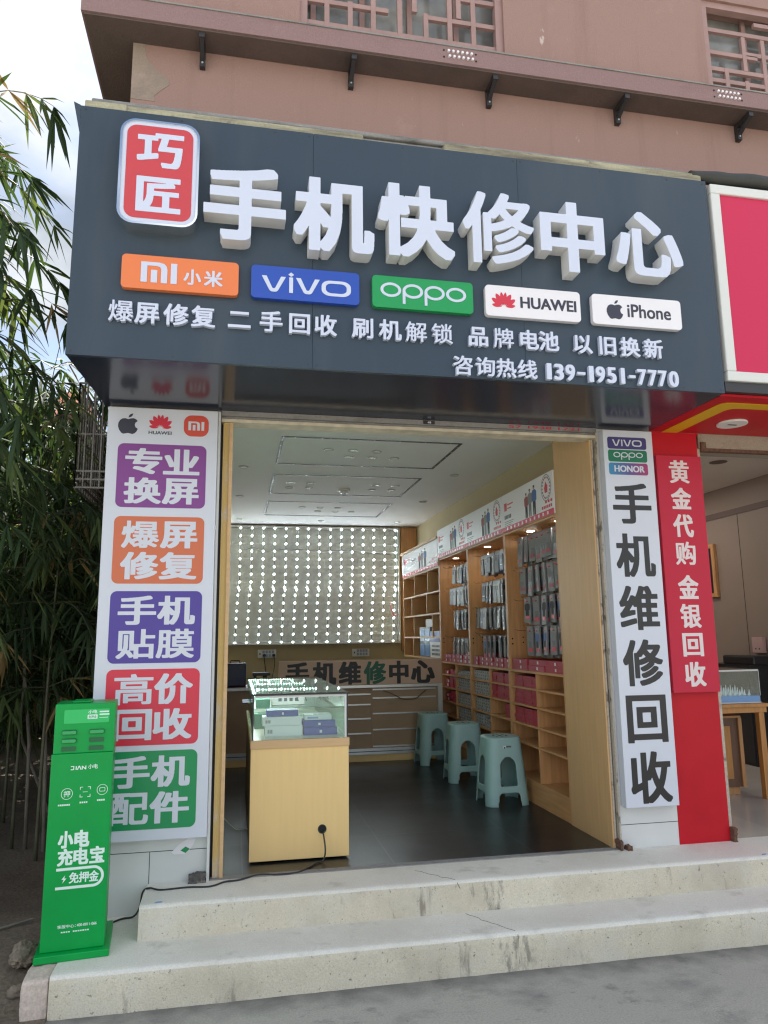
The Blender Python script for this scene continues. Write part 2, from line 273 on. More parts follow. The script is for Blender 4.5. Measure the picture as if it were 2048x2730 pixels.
def glyph(s, rx=0, ry=0, res=170):
    key = (s, rx, ry, res)
    if key in GL: return GL[key]
    c = bpy.data.curves.new('t', 'FONT'); c.body = s; c.size = 1; c.resolution_u = 4; o = bpy.data.objects.new('t', c)
    me = bpy.data.meshes.new_from_object(o); me.calc_loop_triangles()
    V = np.array([(v.co.x, v.co.y) for v in me.vertices]); T = [tuple(t.vertices) for t in me.loop_triangles]
    bpy.data.objects.remove(o); bpy.data.curves.remove(c); bpy.data.meshes.remove(me)
    pad = 4+int(max(rx, ry)*res)+1; lo = V.min(0); Wp = ((V.max(0)-lo)*res).astype(int)+2*pad+2; A = np.zeros((Wp[1], Wp[0]), bool); Q = (V-lo)*res+pad
    for t in T:
        a, b, d = Q[list(t)]; x0, y0 = np.floor(np.minimum(np.minimum(a, b), d)).astype(int); x1, y1 = np.ceil(np.maximum(np.maximum(a, b), d)).astype(int)+1
        X, Y = np.meshgrid(np.arange(x0, x1), np.arange(y0, y1)); e = []
        for p, q in ((a, b), (b, d), (d, a)): e.append((q[0]-p[0])*(Y-p[1])-(q[1]-p[1])*(X-p[0]))
        A[y0:y1, x0:x1] |= ((e[0] >= 0) & (e[1] >= 0) & (e[2] >= 0)) | ((e[0] <= 0) & (e[1] <= 0) & (e[2] <= 0))
    for ax, r in ((1, rx), (0, ry)):
        k = int(round(r*res)); B = A.copy()
        for i in range(1, k+1): B |= np.roll(A, i, ax) | np.roll(A, -i, ax)
        A = B
    F = A.astype(float)
    for _ in range(1): F = (F+np.roll(F, 1, 0)+np.roll(F, -1, 0))/3; F = (F+np.roll(F, 1, 1)+np.roll(F, -1, 1))/3
    I = F > .5; code = I[:-1, :-1]*1+I[:-1, 1:]*2+I[1:, 1:]*4+I[1:, :-1]*8; adj = {}; pos = {}
    def ip(y0, x0, y1, x1):
        a, b = F[y0, x0], F[y1, x1]; t = (.5-a)/(b-a); return (x0+(x1-x0)*t, y0+(y1-y0)*t)
    for y, x in zip(*np.nonzero((code > 0) & (code < 15))):
        ek = (('h', x, y), ('v', x+1, y), ('h', x, y+1), ('v', x, y))
        for e0, e1 in TAB[int(code[y, x])]:
            for e in (e0, e1):
                kk = ek[e]
                if kk not in pos: pos[kk] = ip(y, x, y, x+1) if e == 0 else ip(y, x+1, y+1, x+1) if e == 1 else ip(y+1, x, y+1, x+1) if e == 2 else ip(y, x, y+1, x)
            adj.setdefault(ek[e0], []).append(ek[e1]); adj.setdefault(ek[e1], []).append(ek[e0])
    loops = []; seen = set()
    for st in adj:
        if st in seen: continue
        lp = [st]; seen.add(st); cur = st
        while True:
            nx = [q for q in adj[cur] if q not in seen]
            if not nx: break
            cur = nx[0]; seen.add(cur); lp.append(cur)
        if len(lp) > 8:
            P = [pos[q] for q in lp]; h = len(P)//2; P = _simp(P[:h+1], .45)[:-1]+_simp(P[h:]+[P[0]], .45)[:-1]
            loops.append([((x-pad)/res+lo[0], (y-pad)/res+lo[1]) for x, y in P])
    GL[key] = loops; return loops
def fill(loops, depth):
    c = bpy.data.curves.new('f', 'CURVE'); c.dimensions = '2D'; c.fill_mode = 'BOTH'; c.extrude = depth/2
    for lp in loops:
        s = c.splines.new('POLY'); s.points.add(len(lp)-1); s.use_cyclic_u = True
        for p, q in zip(s.points, lp): p.co = (q[0], q[1], 0, 1)
    o = bpy.data.objects.new('f', c); me = bpy.data.meshes.new_from_object(o); bpy.data.objects.remove(o); bpy.data.curves.remove(c); return me
FACE_F = Matrix(((1, 0, 0, 0), (0, 0, -1, 0), (0, 1, 0, 0), (0, 0, 0, 1)))      # reads from -Y
FACE_L = Matrix(((0, 0, -1, 0), (-1, 0, 0, 0), (0, 1, 0, 0), (0, 0, 0, 1)))     # reads from -X
def shape(name, loops, box_, at, depth, k, parent, face='F', src=None, loc=None):
    """flat filled outlines, fitted to box_=(u0,u1,v0,v1) on the plane `at`, sticking out `depth` from it"""
    xs = [p[0] for q in loops for p in q]; ys = [p[1] for q in loops for p in q]
    s0, s1, t0, t1 = src or (min(xs), max(xs), min(ys), max(ys)); u0, u1, v0, v1 = box_
    fit = [[(u0+(p[0]-s0)/(s1-s0)*(u1-u0), v0+(p[1]-t0)/(t1-t0)*(v1-v0)) for p in q] for q in loops]
    me = fill(fit, depth); me.name = name; me.materials.clear(); me.materials.append(M[k])
    me.transform(Matrix.Translation((0, 0, depth/2-min(.0008, depth*.3))))
    if face == 'F': me.transform(Matrix.Translation((0, at, 0)) @ FACE_F)
    else: me.transform(Matrix.Translation((at, 0, 0)) @ FACE_L)
    return link(name, me, parent, loc)
EM = (0, 1, -.12, .88)
def text(s, box_, at, depth, k, parent, name='lettering', rx=.015, ry=.01, em=False, face='F', res=170):
    return shape(name, glyph(s, rx, ry, res), box_, at, depth, k, parent, face, EM if em else None)
def cells(s, u0, u1, v0, v1, at, depth, k, parent, name='character', rx=.015, ry=.01, face='F', gap=.08):
    w = (u1-u0)/len(s)
    for i, ch in enumerate(s):
        if ch != ' ': text(ch, (u0+w*(i+gap/2), u0+w*(i+1-gap/2), v0, v1), at, depth, k, parent, name, rx, ry, True, face)

def ell(cx, cy, rx, ry, a0=0, a1=360, n=24): return [(cx+rx*math.cos(math.radians(a0+(a1-a0)*i/n)), cy+ry*math.sin(math.radians(a0+(a1-a0)*i/n))) for i in range(n+1)]
def petals():
    out = []
    for a, ln, w in ((9, .80, .115), (35, .97, .15), (60, 1.02, .155), (81.5, 1.02, .115)):
        for sgn in (1, -1):
            th = math.radians(a if sgn > 0 else 180-a); c, s = math.cos(th), math.sin(th)
            p = [(.13+(ln-.13)*i/12, w*math.sin(PI*(i/12)**1.35)**.75) for i in range(13)]; q = p+[(x, -y) for x, y in p[1:-1][::-1]]
            out.append([(x*c-y*s, x*s+y*c) for x, y in q])
    return out
def apple():
    R = [(0, .80), (.12, .85), (.27, .87), (.40, .80), (.465, .70), (.36, .60), (.325, .46), (.37, .31), (.49, .22), (.43, .06), (.33, -.07), (.22, -.12), (.11, -.09), (0, -.06),
         (-.11, -.09), (-.22, -.12), (-.33, -.06), (-.44, .12), (-.50, .34), (-.49, .55), (-.41, .73), (-.29, .83), (-.15, .85)]
    leaf = [(.0, .90), (.02, 1.02), (.10, 1.12), (.22, 1.17), (.21, 1.06), (.13, .95)]
    return [R, leaf]
def mi_mark():
    return [[(0, 0), (0, 1), (.52, 1), (.66, .95), (.74, .82), (.76, .66), (.76, 0), (.58, 0), (.58, .66), (.55, .78), (.46, .82), (.18, .82), (.18, 0)], [(.29, 0), (.29, .62), (.47, .62), (.47, 0)], [(.86, 0), (.86, 1), (1.04, 1), (1.04, 0)]]
def vivo(flat=False):
    v = [(0, 1), (.20, 1), (.44, .25), (.47, .22), (.53, .22), (.56, .25), (.80, 1), (1, 1), (.68, .10), (.62, .02), (.55, 0), (.45, 0), (.38, .02), (.32, .10)]
    i = [(1.14, 0), (1.14, 1), (1.30, 1), (1.30, 0)]; dot = [(1.22+.12*a, 1.18+.14*b) for a, b in ((0, 1), (1, 0), (0, -1), (-1, 0))]
    out = [v, i]+([] if flat else [dot])+[[(x+1.42, y) for x, y in v]]+[rr(2.5, 3.75, 0, 1, .38), rr(2.68, 3.57, .18, .82, .25)]
    return out
def oppo_rings():
    o = [ell(.62, .5, .62, .5), ell(.62, .5, .45, .33)]
    return [[(x+k, y) for x, y in q] for k in (0, 1.32, 2.64, 3.96) for q in o]
OPPO_STEMS = [[(k, -.42), (k, .5), (k+.165, .5), (k+.165, -.42)] for k in (1.32, 2.64)]
def multi(name, loops, box_, at, depth, k, parent, src=None):
    """loops that may overlap: each filled alone, joined into one mesh, every next one a hair prouder"""
    xs = [p[0] for q in loops for p in q]; ys = [p[1] for q in loops for p in q]; src = src or (min(xs), max(xs), min(ys), max(ys)); u0, u1, v0, v1 = box_; mb = MB()
    for i, q in enumerate(loops):
        me = fill([[(u0+(p[0]-src[0])/(src[1]-src[0])*(u1-u0), v0+(p[1]-src[2])/(src[3]-src[2])*(v1-v0)) for p in q]], depth)
        me.transform(Matrix.Translation((0, at, 0)) @ FACE_F @ Matrix.Translation((0, 0, depth/2-min(.0008, depth*.3)+i*.00012)))
        mb.add([tuple(v.co) for v in me.vertices], [tuple(f.vertices) for f in me.polygons]); bpy.data.meshes.remove(me)
    return mb.build(name, k, parent)
def oppo(box_, at, depth, k, parent, name='lettering'):
    S = (0, 5.2, -.42, 1); a = shape(name, oppo_rings(), (box_[0], box_[1], box_[2]+.42/1.42*(box_[3]-box_[2]), box_[3]), at, depth, k, parent)
    b = multi(name, OPPO_STEMS, box_, at, depth+.0006, k, parent, S); return a, b

# ------------------------------------------------------------------ ground, steps
def sheet(x0, x1, y0, y1, nx, ny, zf): 
    mb = MB(); vs = []; 
    for j in range(ny+1):
        for i in range(nx+1):
            x = x0+(x1-x0)*i/nx; y = y0+(y1-y0)*j/ny; vs.append((x, y, zf(x, y)))
    return mb.add(vs, [(j*(nx+1)+i, j*(nx+1)+i+1, (j+1)*(nx+1)+i+1, (j+1)*(nx+1)+i) for j in range(ny) for i in range(nx)])
ZF, Z1 = .299, .1586
def grime(m, y0, y1, col, amt):
    n = m.node_tree.nodes; l = m.node_tree.links; b = n['Principled BSDF']; src = b.inputs['Base Color'].links[0].from_socket
    t = n.new('ShaderNodeTexCoord'); sp = n.new('ShaderNodeSeparateXYZ'); l.new(t.outputs['Object'], sp.inputs[0]); z = n.new('ShaderNodeTexNoise'); z.inputs['Scale'].default_value = 9; z.inputs['Detail'].default_value = 8; l.new(t.outputs['Object'], z.inputs['Vector'])
    ad = n.new('ShaderNodeMath'); ad.operation = 'MULTIPLY_ADD'; ad.inputs[1].default_value = .22; l.new(z.outputs['Fac'], ad.inputs[0]); l.new(sp.outputs[1], ad.inputs[2])
    q = n.new('ShaderNodeMapRange'); q.inputs[1].default_value = y0+.11; q.inputs[2].default_value = y1+.11; q.inputs[3].default_value = 0; q.inputs[4].default_value = amt; l.new(ad.outputs[0], q.inputs[0])
    x = n.new('ShaderNodeMix'); x.data_type = 'RGBA'; x.inputs[7].default_value = (*col, 1); l.new(q.outputs[0], x.inputs[0]); l.new(src, x.inputs[6]); l.new(x.outputs[2], b.inputs['Base Color'])
grime(M['road'], -.80, -.62, (.13, .125, .115), .8)
def soot(m, x0, x1):
    n = m.node_tree.nodes; l = m.node_tree.links; b = n['Principled BSDF']; src = b.inputs['Base Color'].links[0].from_socket
    t = n.new('ShaderNodeTexCoord'); sp = n.new('ShaderNodeSeparateXYZ'); l.new(t.outputs['Object'], sp.inputs[0])
    z = n.new('ShaderNodeTexNoise'); z.inputs['Scale'].default_value = 16; z.inputs['Detail'].default_value = 10; z.inputs['Roughness'].default_value = .7; p = n.new('ShaderNodeMapping'); p.inputs['Scale'].default_value = (1.6, 1, .5); l.new(t.outputs['Object'], p.inputs[0]); l.new(p.outputs[0], z.inputs['Vector'])
    d = n.new('ShaderNodeMath'); d.operation = 'SUBTRACT'; d.inputs[1].default_value = (x0+x1)/2; l.new(sp.outputs[0], d.inputs[0]); a = n.new('ShaderNodeMath'); a.operation = 'ABSOLUTE'; l.new(d.outputs[0], a.inputs[0])
    w = n.new('ShaderNodeMapRange'); w.inputs[1].default_value = 0; w.inputs[2].default_value = (x1-x0)*.75; w.inputs[3].default_value = .17; w.inputs[4].default_value = -.06; l.new(a.outputs[0], w.inputs[0])
    s_ = n.new('ShaderNodeMath'); s_.operation = 'ADD'; l.new(z.outputs['Fac'], s_.inputs[0]); l.new(w.outputs[0], s_.inputs[1])
    q = n.new('ShaderNodeMapRange'); q.inputs[1].default_value = .62; q.inputs[2].default_value = .74; q.inputs[3].default_value = 0; q.inputs[4].default_value = .6; l.new(s_.outputs[0], q.inputs[0])
    x = n.new('ShaderNodeMix'); x.data_type = 'RGBA'; x.inputs[7].default_value = (.13, .12, .105, 1); l.new(q.outputs[0], x.inputs[0]); l.new(src, x.inputs[6]); l.new(x.outputs[2], b.inputs['Base Color'])
soot(M['step_riser'], 1.35, 1.63)
g = struct('road', MB().add([(-400, -400, 0), (400, -400, 0), (400, 400, 0), (-400, 400, 0)], [(0, 1, 2, 3)]), 'road', 'stained grey concrete road in front of the steps')
from mathutils import noise as mn
def dz(x, y): return max(.004, .012+.10*min(1, max(0, (y+.62)/.5))+.05*mn.noise(Vector((x*1.7, y*1.7, 0)))+.012*mn.noise(Vector((x*9, y*9, 3))) + .02*max(0, y-1)) * min(1, max(0, (y+.66+.10*mn.noise(Vector((x*3, 1, 0))))/.12))+.003
d = struct('dirt_ground', sheet(-9, -.50, -.75, 12, 110, 150, dz), 'dirt', 'bare brown earth under the bamboo left of the shop')
d.data.polygons.foreach_set('use_smooth', [True]*len(d.data.polygons))
def step_mesh(x0, x1, yf, yb, z0, z1, lean=.02, seed=0):
    """a cast step: rounded worn nosing, riser leaning a little, edge not quite straight"""
    mb = MB(); n = 900; vs = []; prof = [(0, 0), (0, .25), (0, .55), (0, .82), (.003, .93), (.010, .985), (.022, 1.0), (.06, 1.0), (.5, 1)]
    for i in range(n+1):
        x = x0+(x1-x0)*i/n
        for t, h in prof:
            w = .004*mn.noise(Vector((x*4, h*3, seed)))+.003*mn.noise(Vector((x*17, h*9, seed+5)))
            chip = max(0, mn.noise(Vector((x*7+seed*9, 2, seed)))-.34)*.022*(.6+.8*abs(mn.noise(Vector((x*40, 5, seed)))))  if .7 < h <= 1 and t < .03 else 0
            y = yf+lean*(h-1)+w+chip+(t if t < .4 else yb-yf); vs.append((x, y, z0+(z1-z0)*h-chip*.5))
    k = len(prof); fs = [(i*k+j, (i+1)*k+j, (i+1)*k+j+1, i*k+j+1) for i in range(n) for j in range(k-1)]
    fs += [list(range(k))+[k], ] if False else []
    b = len(vs); vs += [(x0, yb, z0), (x1, yb, z0)]
    fs += [[j for j in range(k)]+[b], [n*k+j for j in range(k)][::-1]+[b+1]]
    return mb.add(vs, fs)
s1 = struct('step', step_mesh(-.497, 14, -.623, .1, -.05, Z1, .006, 1), 'step_concrete', 'lower worn concrete step along the shop front')
s2 = struct('step', step_mesh(-.195, 14, -.312, .10, Z1-.05, ZF, .03, 2), 'step_concrete', 'upper worn concrete step at the shop door')
for o in (s1, s2):
    o.data.materials.append(M['step_riser']); o.data.polygons.foreach_set('material_index', [1 if (p.index % 8) <= 3 or len(p.vertices) > 4 else 0 for p in o.data.polygons])
for o in (s1, s2): o.data.polygons.foreach_set('use_smooth', [len(p.vertices) == 4 for p in o.data.polygons])
for o in (s1, s2):
    try: o.data.set_sharp_from_angle(angle=math.radians(50))
    except Exception: pass
def crack(step, segs):
    mb = MB()
    for pts, face in segs:
        out = []
        for a, b in zip(pts, pts[1:]):
            a, b = Vector(a), Vector(b)
            for i in range(9): q = a.lerp(b, i/9); out.append(q+Vector((.022*mn.noise(q*17)+.008*mn.noise(q*60), .012*mn.noise(q*19+Vector((4, 0, 0))) if face == 'top' else 0, 0)))
        out.append(Vector(pts[-1])); mb.tube(out, .0012, 4)
    mb.build('crack', 'black_gap', step)
crack(s2, [([(1.155, -.105, ZF), (1.245, -.215, ZF), (1.31, -.29, ZF)], 'top'), ([(1.315, -.312, .292), (1.325, -.32, .23), (1.345, -.33, .165)], 'front')])
crack(s1, [([(1.35, -.345, Z1), (1.42, -.47, Z1), (1.50, -.60, Z1)], 'top'), ([(1.502, -.6225, .15), (1.508, -.624, .09), (1.505, -.626, .03)], 'front')])
def lump(name, c, r, sq, k, seed, n=3, rough=.25, label=None, cat=None):
    bm = bmesh.new(); bmesh.ops.create_icosphere(bm, subdivisions=n, radius=1)
    for v in bm.verts:
        q = 1+rough*mn.noise(v.co*1.6+Vector((seed, 0, 0)))+rough*.5*mn.noise(v.co*5+Vector((seed, 3, 0)))+rough*.22*mn.noise(v.co*14+Vector((seed, 3, 0)))
        v.co = Vector((max(-sq[3], min(sq[3], v.co.x*q))*sq[0]*r, max(-sq[3], min(sq[3], v.co.y*q))*sq[1]*r, max(-sq[3], min(sq[3], v.co.z*q))*sq[2]*r))
    me = bpy.data.meshes.new(name); bm.to_mesh(me); bm.free(); me.materials.append(M[k]); me.polygons.foreach_set('use_smooth', [True]*len(me.polygons)); o = bpy.data.objects.new(name, me); COL.objects.link(o); o.location = c
    return props(o, label, cat)
def block(name, x0, x1, y0, y1, z0, z1, k, seed, amp, label, cat, cut=.02):
    """a worn stone block: a subdivided box with rounded arrises and a rough, chipped surface"""
    bm = bmesh.new(); bmesh.ops.create_cube(bm, size=1); bmesh.ops.bevel(bm, geom=bm.edges[:], offset=.06, segments=2, affect='EDGES', profile=.6)
    bmesh.ops.subdivide_edges(bm, edges=[e for e in bm.edges if e.calc_length() > .3], cuts=22, use_grid_fill=True); c = Vector(((x0+x1)/2, (y0+y1)/2, z0)); S = Vector((x1-x0, y1-y0, z1-z0))
    for v in bm.verts:
        p = Vector((v.co.x*S.x, v.co.y*S.y, (v.co.z+.5)*S.z)); q = p*9+Vector((seed, 0, seed)); d = amp*(mn.noise(q)+.5*mn.noise(q*3)+.3*mn.noise(q*8)); v.co = p+Vector((v.co.x, v.co.y, v.co.z)).normalized()*d
    me = bpy.data.meshes.new(name); bm.to_mesh(me); bm.free(); me.materials.append(M[k]); me.polygons.foreach_set('use_smooth', [True]*len(me.polygons)); o = bpy.data.objects.new(name, me); COL.objects.link(o); o.location = c
    return props(o, label, cat)
block('kerb_stone', -.604, -.4995, -.625, -.18, -.03, .152, 'stone_block', 4, .007, 'pinkish square kerb stone closing the left end of the lower step', 'kerb stone')
block('mortar_lump', 2.352, 2.372, -.04, .03, ZF-.01, ZF+.05, 'rust', 6, .012, 'dark crumbled mortar at the foot of the right shutter track', 'mortar')
block('mortar_lump', 2.39, 2.425, -.05, .0, ZF-.01, ZF+.028, 'rust', 8, .014, 'small dark crumb of mortar beside the foot of the right white pillar', 'mortar')
block('mortar_lump', 3.072, 3.10, -.035, .01, ZF-.01, ZF+.075, 'rust', 16, .013, 'rusty crumbled foot of the shutter track at the red pillar', 'mortar')
block('mortar_lump', .0, .090, -.05, -.003, ZF-.01, ZF+.045, 'mortar_dark', 26, .02, 'dark broken mortar at the foot of the left shutter track', 'mortar')
lump('rubble_stone', (-.685, -.25, .12), .058, (1, 1.6, .8, 1.2), 'rock', 9, 5, .26, 'rough lump of rubble in the earth beside the green kiosk base', 'stone')
lump('rubble_stone', (-.655, -.47, .055), .032, (1.2, 1.1, .8, 1.2), 'rock', 12, 4, .26, 'small broken stone just in front of the larger rubble lump', 'stone')
lump('pebble', (-.90, -.42, .11), .012, (1, 1, .8, .9), 'stone_block', 3, 2, .4, 'small pale pebble lying on the bare earth', 'pebble')

# ------------------------------------------------------------------ the building
B = thing('shop_building', 'salmon pink building with a projecting ledge and lattice windows above the phone shop', 'building', (0, 0, 0))
ZC = 3.01
up_ = MB()                                             # street wall with two window openings
W1 = (.523, 1.89, 5.2, 6.6); W2 = (3.415, 4.85, 5.2, 6.04)
for x0, x1, z0, z1 in ((-.467, W1[0], 2.757, 7.4), (W1[1], W2[0], 2.757, 7.4), (W2[1], 13, 2.757, 7.4), (W1[0], W1[1], 2.757, W1[2]), (W1[0], W1[1], W1[3], 7.4), (W2[0], W2[1], 2.757, W2[2]), (W2[0], W2[1], W2[3], 7.4)):
    up_.box(x0, x1, 0, .2, z0, z1)
up_.build('upper_wall', 'stucco', B)
box('upper_storeys', -.466, 13, .34, 9, 3.2, 7.39, 'stucco', B)
box('side_wall', -.466, -.25, .201, 9, 0, 3.199, 'stucco', B)
box('far_rooms', 5.35, 13, .201, 9, 0, 3.199, 'stucco', B)
box('back_wall', -.25, 5.35, 8, 9, 0, 3.199, 'wall_yellow', B)
def lattice(x0, x1, z0, z1, seed):
    f = MB().box(x0, x0+.05, .02, .07, z0, z1).box(x1-.05, x1, .02, .07, z0, z1).box(x0+.05, x1-.05, .02, .07, z1-.05, z1).box(x0+.05, x1-.05, .02, .07, z0, z0+.05).build('window', 'lattice', B)
    W = x1-x0; H = z1-z0; b = MB(); t = .032
    hx = [(0, 1, .13), (0, .42, .25), (.62, 1, .25), (0, .55, .36), (.48, .75, .40), (.80, 1, .38), (0, .3, .52), (.22, .62, .55), (.6, 1, .6), (0, 1, .74), (.3, .8, .86)]
    vx = [(.10, 0, .36), (.22, 0, .25), (.34, 0, .74), (.48, .02, .40), (.62, 0, .25), (.56, .25, .74), (.75, .0, .40), (.80, .25, .6), (.88, 0, .38), (.22, .36, .74), (.68, .40, .74), (.42, .55, .86), (.90, .38, .9)]
    for a, c, h in hx: b.box(x0+.05+a*(W-.1), x0+.05+c*(W-.1), .035, .06, z0+h*H-t/2, z0+h*H+t/2)
    for a, h0, h1 in vx: b.box(x0+.05+a*(W-.1)-t/2, x0+.05+a*(W-.1)+t/2, .033, .058, z0+.05+h0*(H-.1), z0+.05+h1*(H-.1))
    b.build('lattice_bars', 'lattice', f)
    if seed == 1:
        r = MB()
        for i in range(8): r.tube([(x0+.87*W, .05, z0+.47*H), (x0+.87*W+.05*math.cos(i*PI/4), .05, z0+.47*H+.05*math.sin(i*PI/4))], .004, 5)
        r.tube([(x0+.87*W+.05*math.cos(i*PI/8), .05, z0+.47*H+.05*math.sin(i*PI/8)) for i in range(17)], .006, 5); r.build('rosette', 'lattice', f)
    box('glass_pane', x0+.002, x1-.002, .16, .17, z0+.002, z1-.002, 'window_glass', f)
    c = MB()
    for i in range(4): c.box(x0+.08+i*W/4.2, x0+.08+i*W/4.2+.035, .13, .15, z0+.002, z1-.002)
    c.build('sash_bars', 'lattice', f)
lattice(*W1, 1); lattice(*W2, 2)
MB().prism([(-.4665, 5.02), (-.40, 5.02), (-.392, 4.95), (-.372, 4.90), (-.35, 4.885), (-.33, 4.855), (-.29, 4.83), (-.255, 4.80), (-.25, 4.765), (-.30, 4.72), (-.335, 4.68), (-.33, 4.645), (-.4665, 4.645)], -.0025, -.0005).build('bare_plaster', 'bare_plaster', B)
led_ = MB().box(-.73, 13, -.18, -.002, 5.03, 5.15).box(-.73, -.47, -.001, 9, 5.03, 5.15)
led_.build('ledge', 'fascia', B)
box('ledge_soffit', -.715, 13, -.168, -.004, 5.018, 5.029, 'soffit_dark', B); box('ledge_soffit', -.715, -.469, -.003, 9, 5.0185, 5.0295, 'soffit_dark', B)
box('ledge_flashing', -.735, 13, -.186, -.004, 5.151, 5.16, 'shutter_rail', B)
for i in range(2):                                     # pairs of small drain spouts in the ledge
    for dxx in range(6):
        for zz in (5.118, 5.085): pass
def spouts(xc):
    o = MB(); 
    for j in range(6):
        for zz in (5.113, 5.076): o.disc((xc+(j-2.5)*.030+(.006 if zz < 5.1 else 0), -.192, zz), .0085, .02, 'y', 8)
    o.build('drain_spouts', 'plate_white', B)
    p = MB()
    for sx in (-.105, .105):
        for zz in (5.118, 5.07): p.disc((xc+sx, -.183, zz), .006, .004, 'y', 8)
    p.build('bolts', 'black_gap', B)
spouts(1.515); spouts(3.41)
for x in (-.061, .845, 1.755, 2.67, 3.595, 4.5):
    b = MB().box(x-.016, x+.016, -.035, -.001, 4.895, 5.017).box(x-.016, x+.016, -.16, -.036, 4.985, 5.017)
    b.prism([(-.15, 4.985), (-.036, 4.93), (-.036, 4.955), (-.10, 4.985)], x-.012, x+.012, 'x'); o = b.build('bracket', 'dark_metal', B)
    MB().disc((x, -.038, 4.92), .006, .004, 'y', 8).disc((x, -.038, 4.965), .006, .004, 'y', 8).build('bolt', 'alu', o)
# old cornice boards behind the new sign
MB().box(-.535, 2.735, -.668, -.003, 4.082, 4.108).box(-.53, 2.735, -.655, -.003, 4.045, 4.078).build('cornice_cap', 'shutter_rail', B, bevel=.008)
co = MB().box(-.52, 2.72, -.64, -.6, 4.04, 4.10).box(-.54, .80, -.715, -.661, 4.003, 4.052).box(1.23, 2.735, -.722, -.661, 4.003, 4.058).box(.80, 1.23, -.70, -.661, 4.003, 4.036).box(-.55, -.36, -.73, -.716, 4.003, 4.045)
co.build('old_cornice', 'old_alu', B, bevel=.006)
# pillars and door surround
lp = MB().box(-.487, .089, .0, .2, -.02, 2.7555); lp.build('left_pillar', 'tile_white', B)
j = MB().box(-.4885, .0905, -.0008, .01, .448, .451).box(-.19, -.187, -.0008, .01, .30, .45); j.build('tile_joint', 'black_gap', B)
rp_ = MB().box(2.375, 2.741, 0, .2, .2, 2.7555); rp_.build('right_pillar', 'tile_white', B)
MB().box(2.374, 2.742, -.0008, .01, .425, .428).build('tile_joint', 'black_gap', B)
MB().box(.0905, .104, -.03, .03, ZF, 2.745).build('pillar_trim', 'alu_white', B)
MB().box(.104, .118, .045, .06, ZF, 2.745).box(.104, .107, -.01, .045, ZF, 2.74).build('shutter_track', 'dark_metal', B)
MB().box(.118, .152, .01, .06, ZF, 2.693).build('door_jamb', 'yellow_plaster', B)
MB().box(.1525, .171, -.004, .04, ZF, 2.692).build('door_trim', 'wood_band', B)
MB().box(2.366, 2.3748, -.012, .1, ZF, 2.745).box(2.347, 2.357, .012, .1, ZF, 2.69).build('door_jamb', 'pillar_edge', B)
MB().box(2.357, 2.366, .05, .06, ZF, 2.745).build('shutter_track', 'black_gap', B)
MB().box(2.336, 2.3468, .018, .05, ZF, 2.69).build('door_trim', 'wood_pale', B)
MB().box(2.338, 2.3466, .051, .548, ZF, ZC-.002).build('door_lining', 'wood_pale', B)
# shutter housing over the door
h = MB().box(.107, 2.372, .004, .11, 2.712, 2.756).box(.107, 2.372, -.016, .003, 2.728, 2.7565).build('shutter_rail', 'shutter_rail', B)
MB().box(.107, 2.372, -.010, .10, 2.694, 2.7118).build('lintel_strip', 'cream', B)
tg = box('number_tag', 1.268, 1.338, -.0185, -.0162, 2.7325, 2.7535, 'black_plastic', B); text('48', (1.293, 1.315, 2.737, 2.749), -.0185, .001, 'plate_white', tg, rx=.01)
nb = text('57 1938 1721', (1.80, 2.26, 2.734, 2.751), -.0163, .0006, 'banner_red', h, 'painted_number', .012, .008)
# room
box('ceiling', -.249, 2.72, .12, 7.999, ZC, 3.199, 'ceiling_white', B)
box('room_back_wall', -.25, 2.72, 5.85, 6.0, ZF-.05, ZC-.001, 'wall_yellow', B)
box('room_left_wall', -.249, -.15, .201, 5.849, ZF-.05, ZC-.0015, 'wall_yellow', B)
box('party_wall', 2.66, 2.742, .201, 5.849, ZF-.05, ZC-.0015, 'wall_yellow', B)
MB().box(2.35, 2.66, .06, .2, ZF-.04, ZC-.002).build('door_return', 'wall_yellow', B)
box('shop_floor', -.25, 2.66, .03, 5.849, .1, ZF+.001, 'floor_black', None); props(bpy.data.objects['shop_floor'], 'glossy black tiled shop floor', None, None, 'structure')
box('threshold', .09, 2.375, -.02, .0295, .25, ZF+.004, 'shutter_rail', B)
for y0, y1 in ((1.37, 2.275), (2.69, 3.65), (4.08, 5.045)):
    x0, x1 = .518, 1.95; t = .022; f = MB()
    for a in ((x0, x1, y0, y0+t), (x0, x1, y1-t, y1), (x0, x0+t, y0+t, y1-t), (x1-t, x1, y0+t, y1-t)): f.box(*a, ZC-.004, ZC-.0005)
    o = f.build('ceiling_slot', 'dark_metal', B); p = MB()
    for i in range(7):
        q = x0+.1+i*.205; p.box(q, q+.012, y0+.006, y0+.016, ZC-.0055, ZC-.004).box(q+.05, q+.062, y1-.016, y1-.006, ZC-.0055, ZC-.004)
    for i in range(5): q = y0+.1+i*.17; p.box(x0+.006, x0+.016, q, q+.012, ZC-.0055, ZC-.004).box(x1-.016, x1-.006, q, q+.012, ZC-.0055, ZC-.004)
    p.build('slot_clips', 'alu', o)
dl0 = None
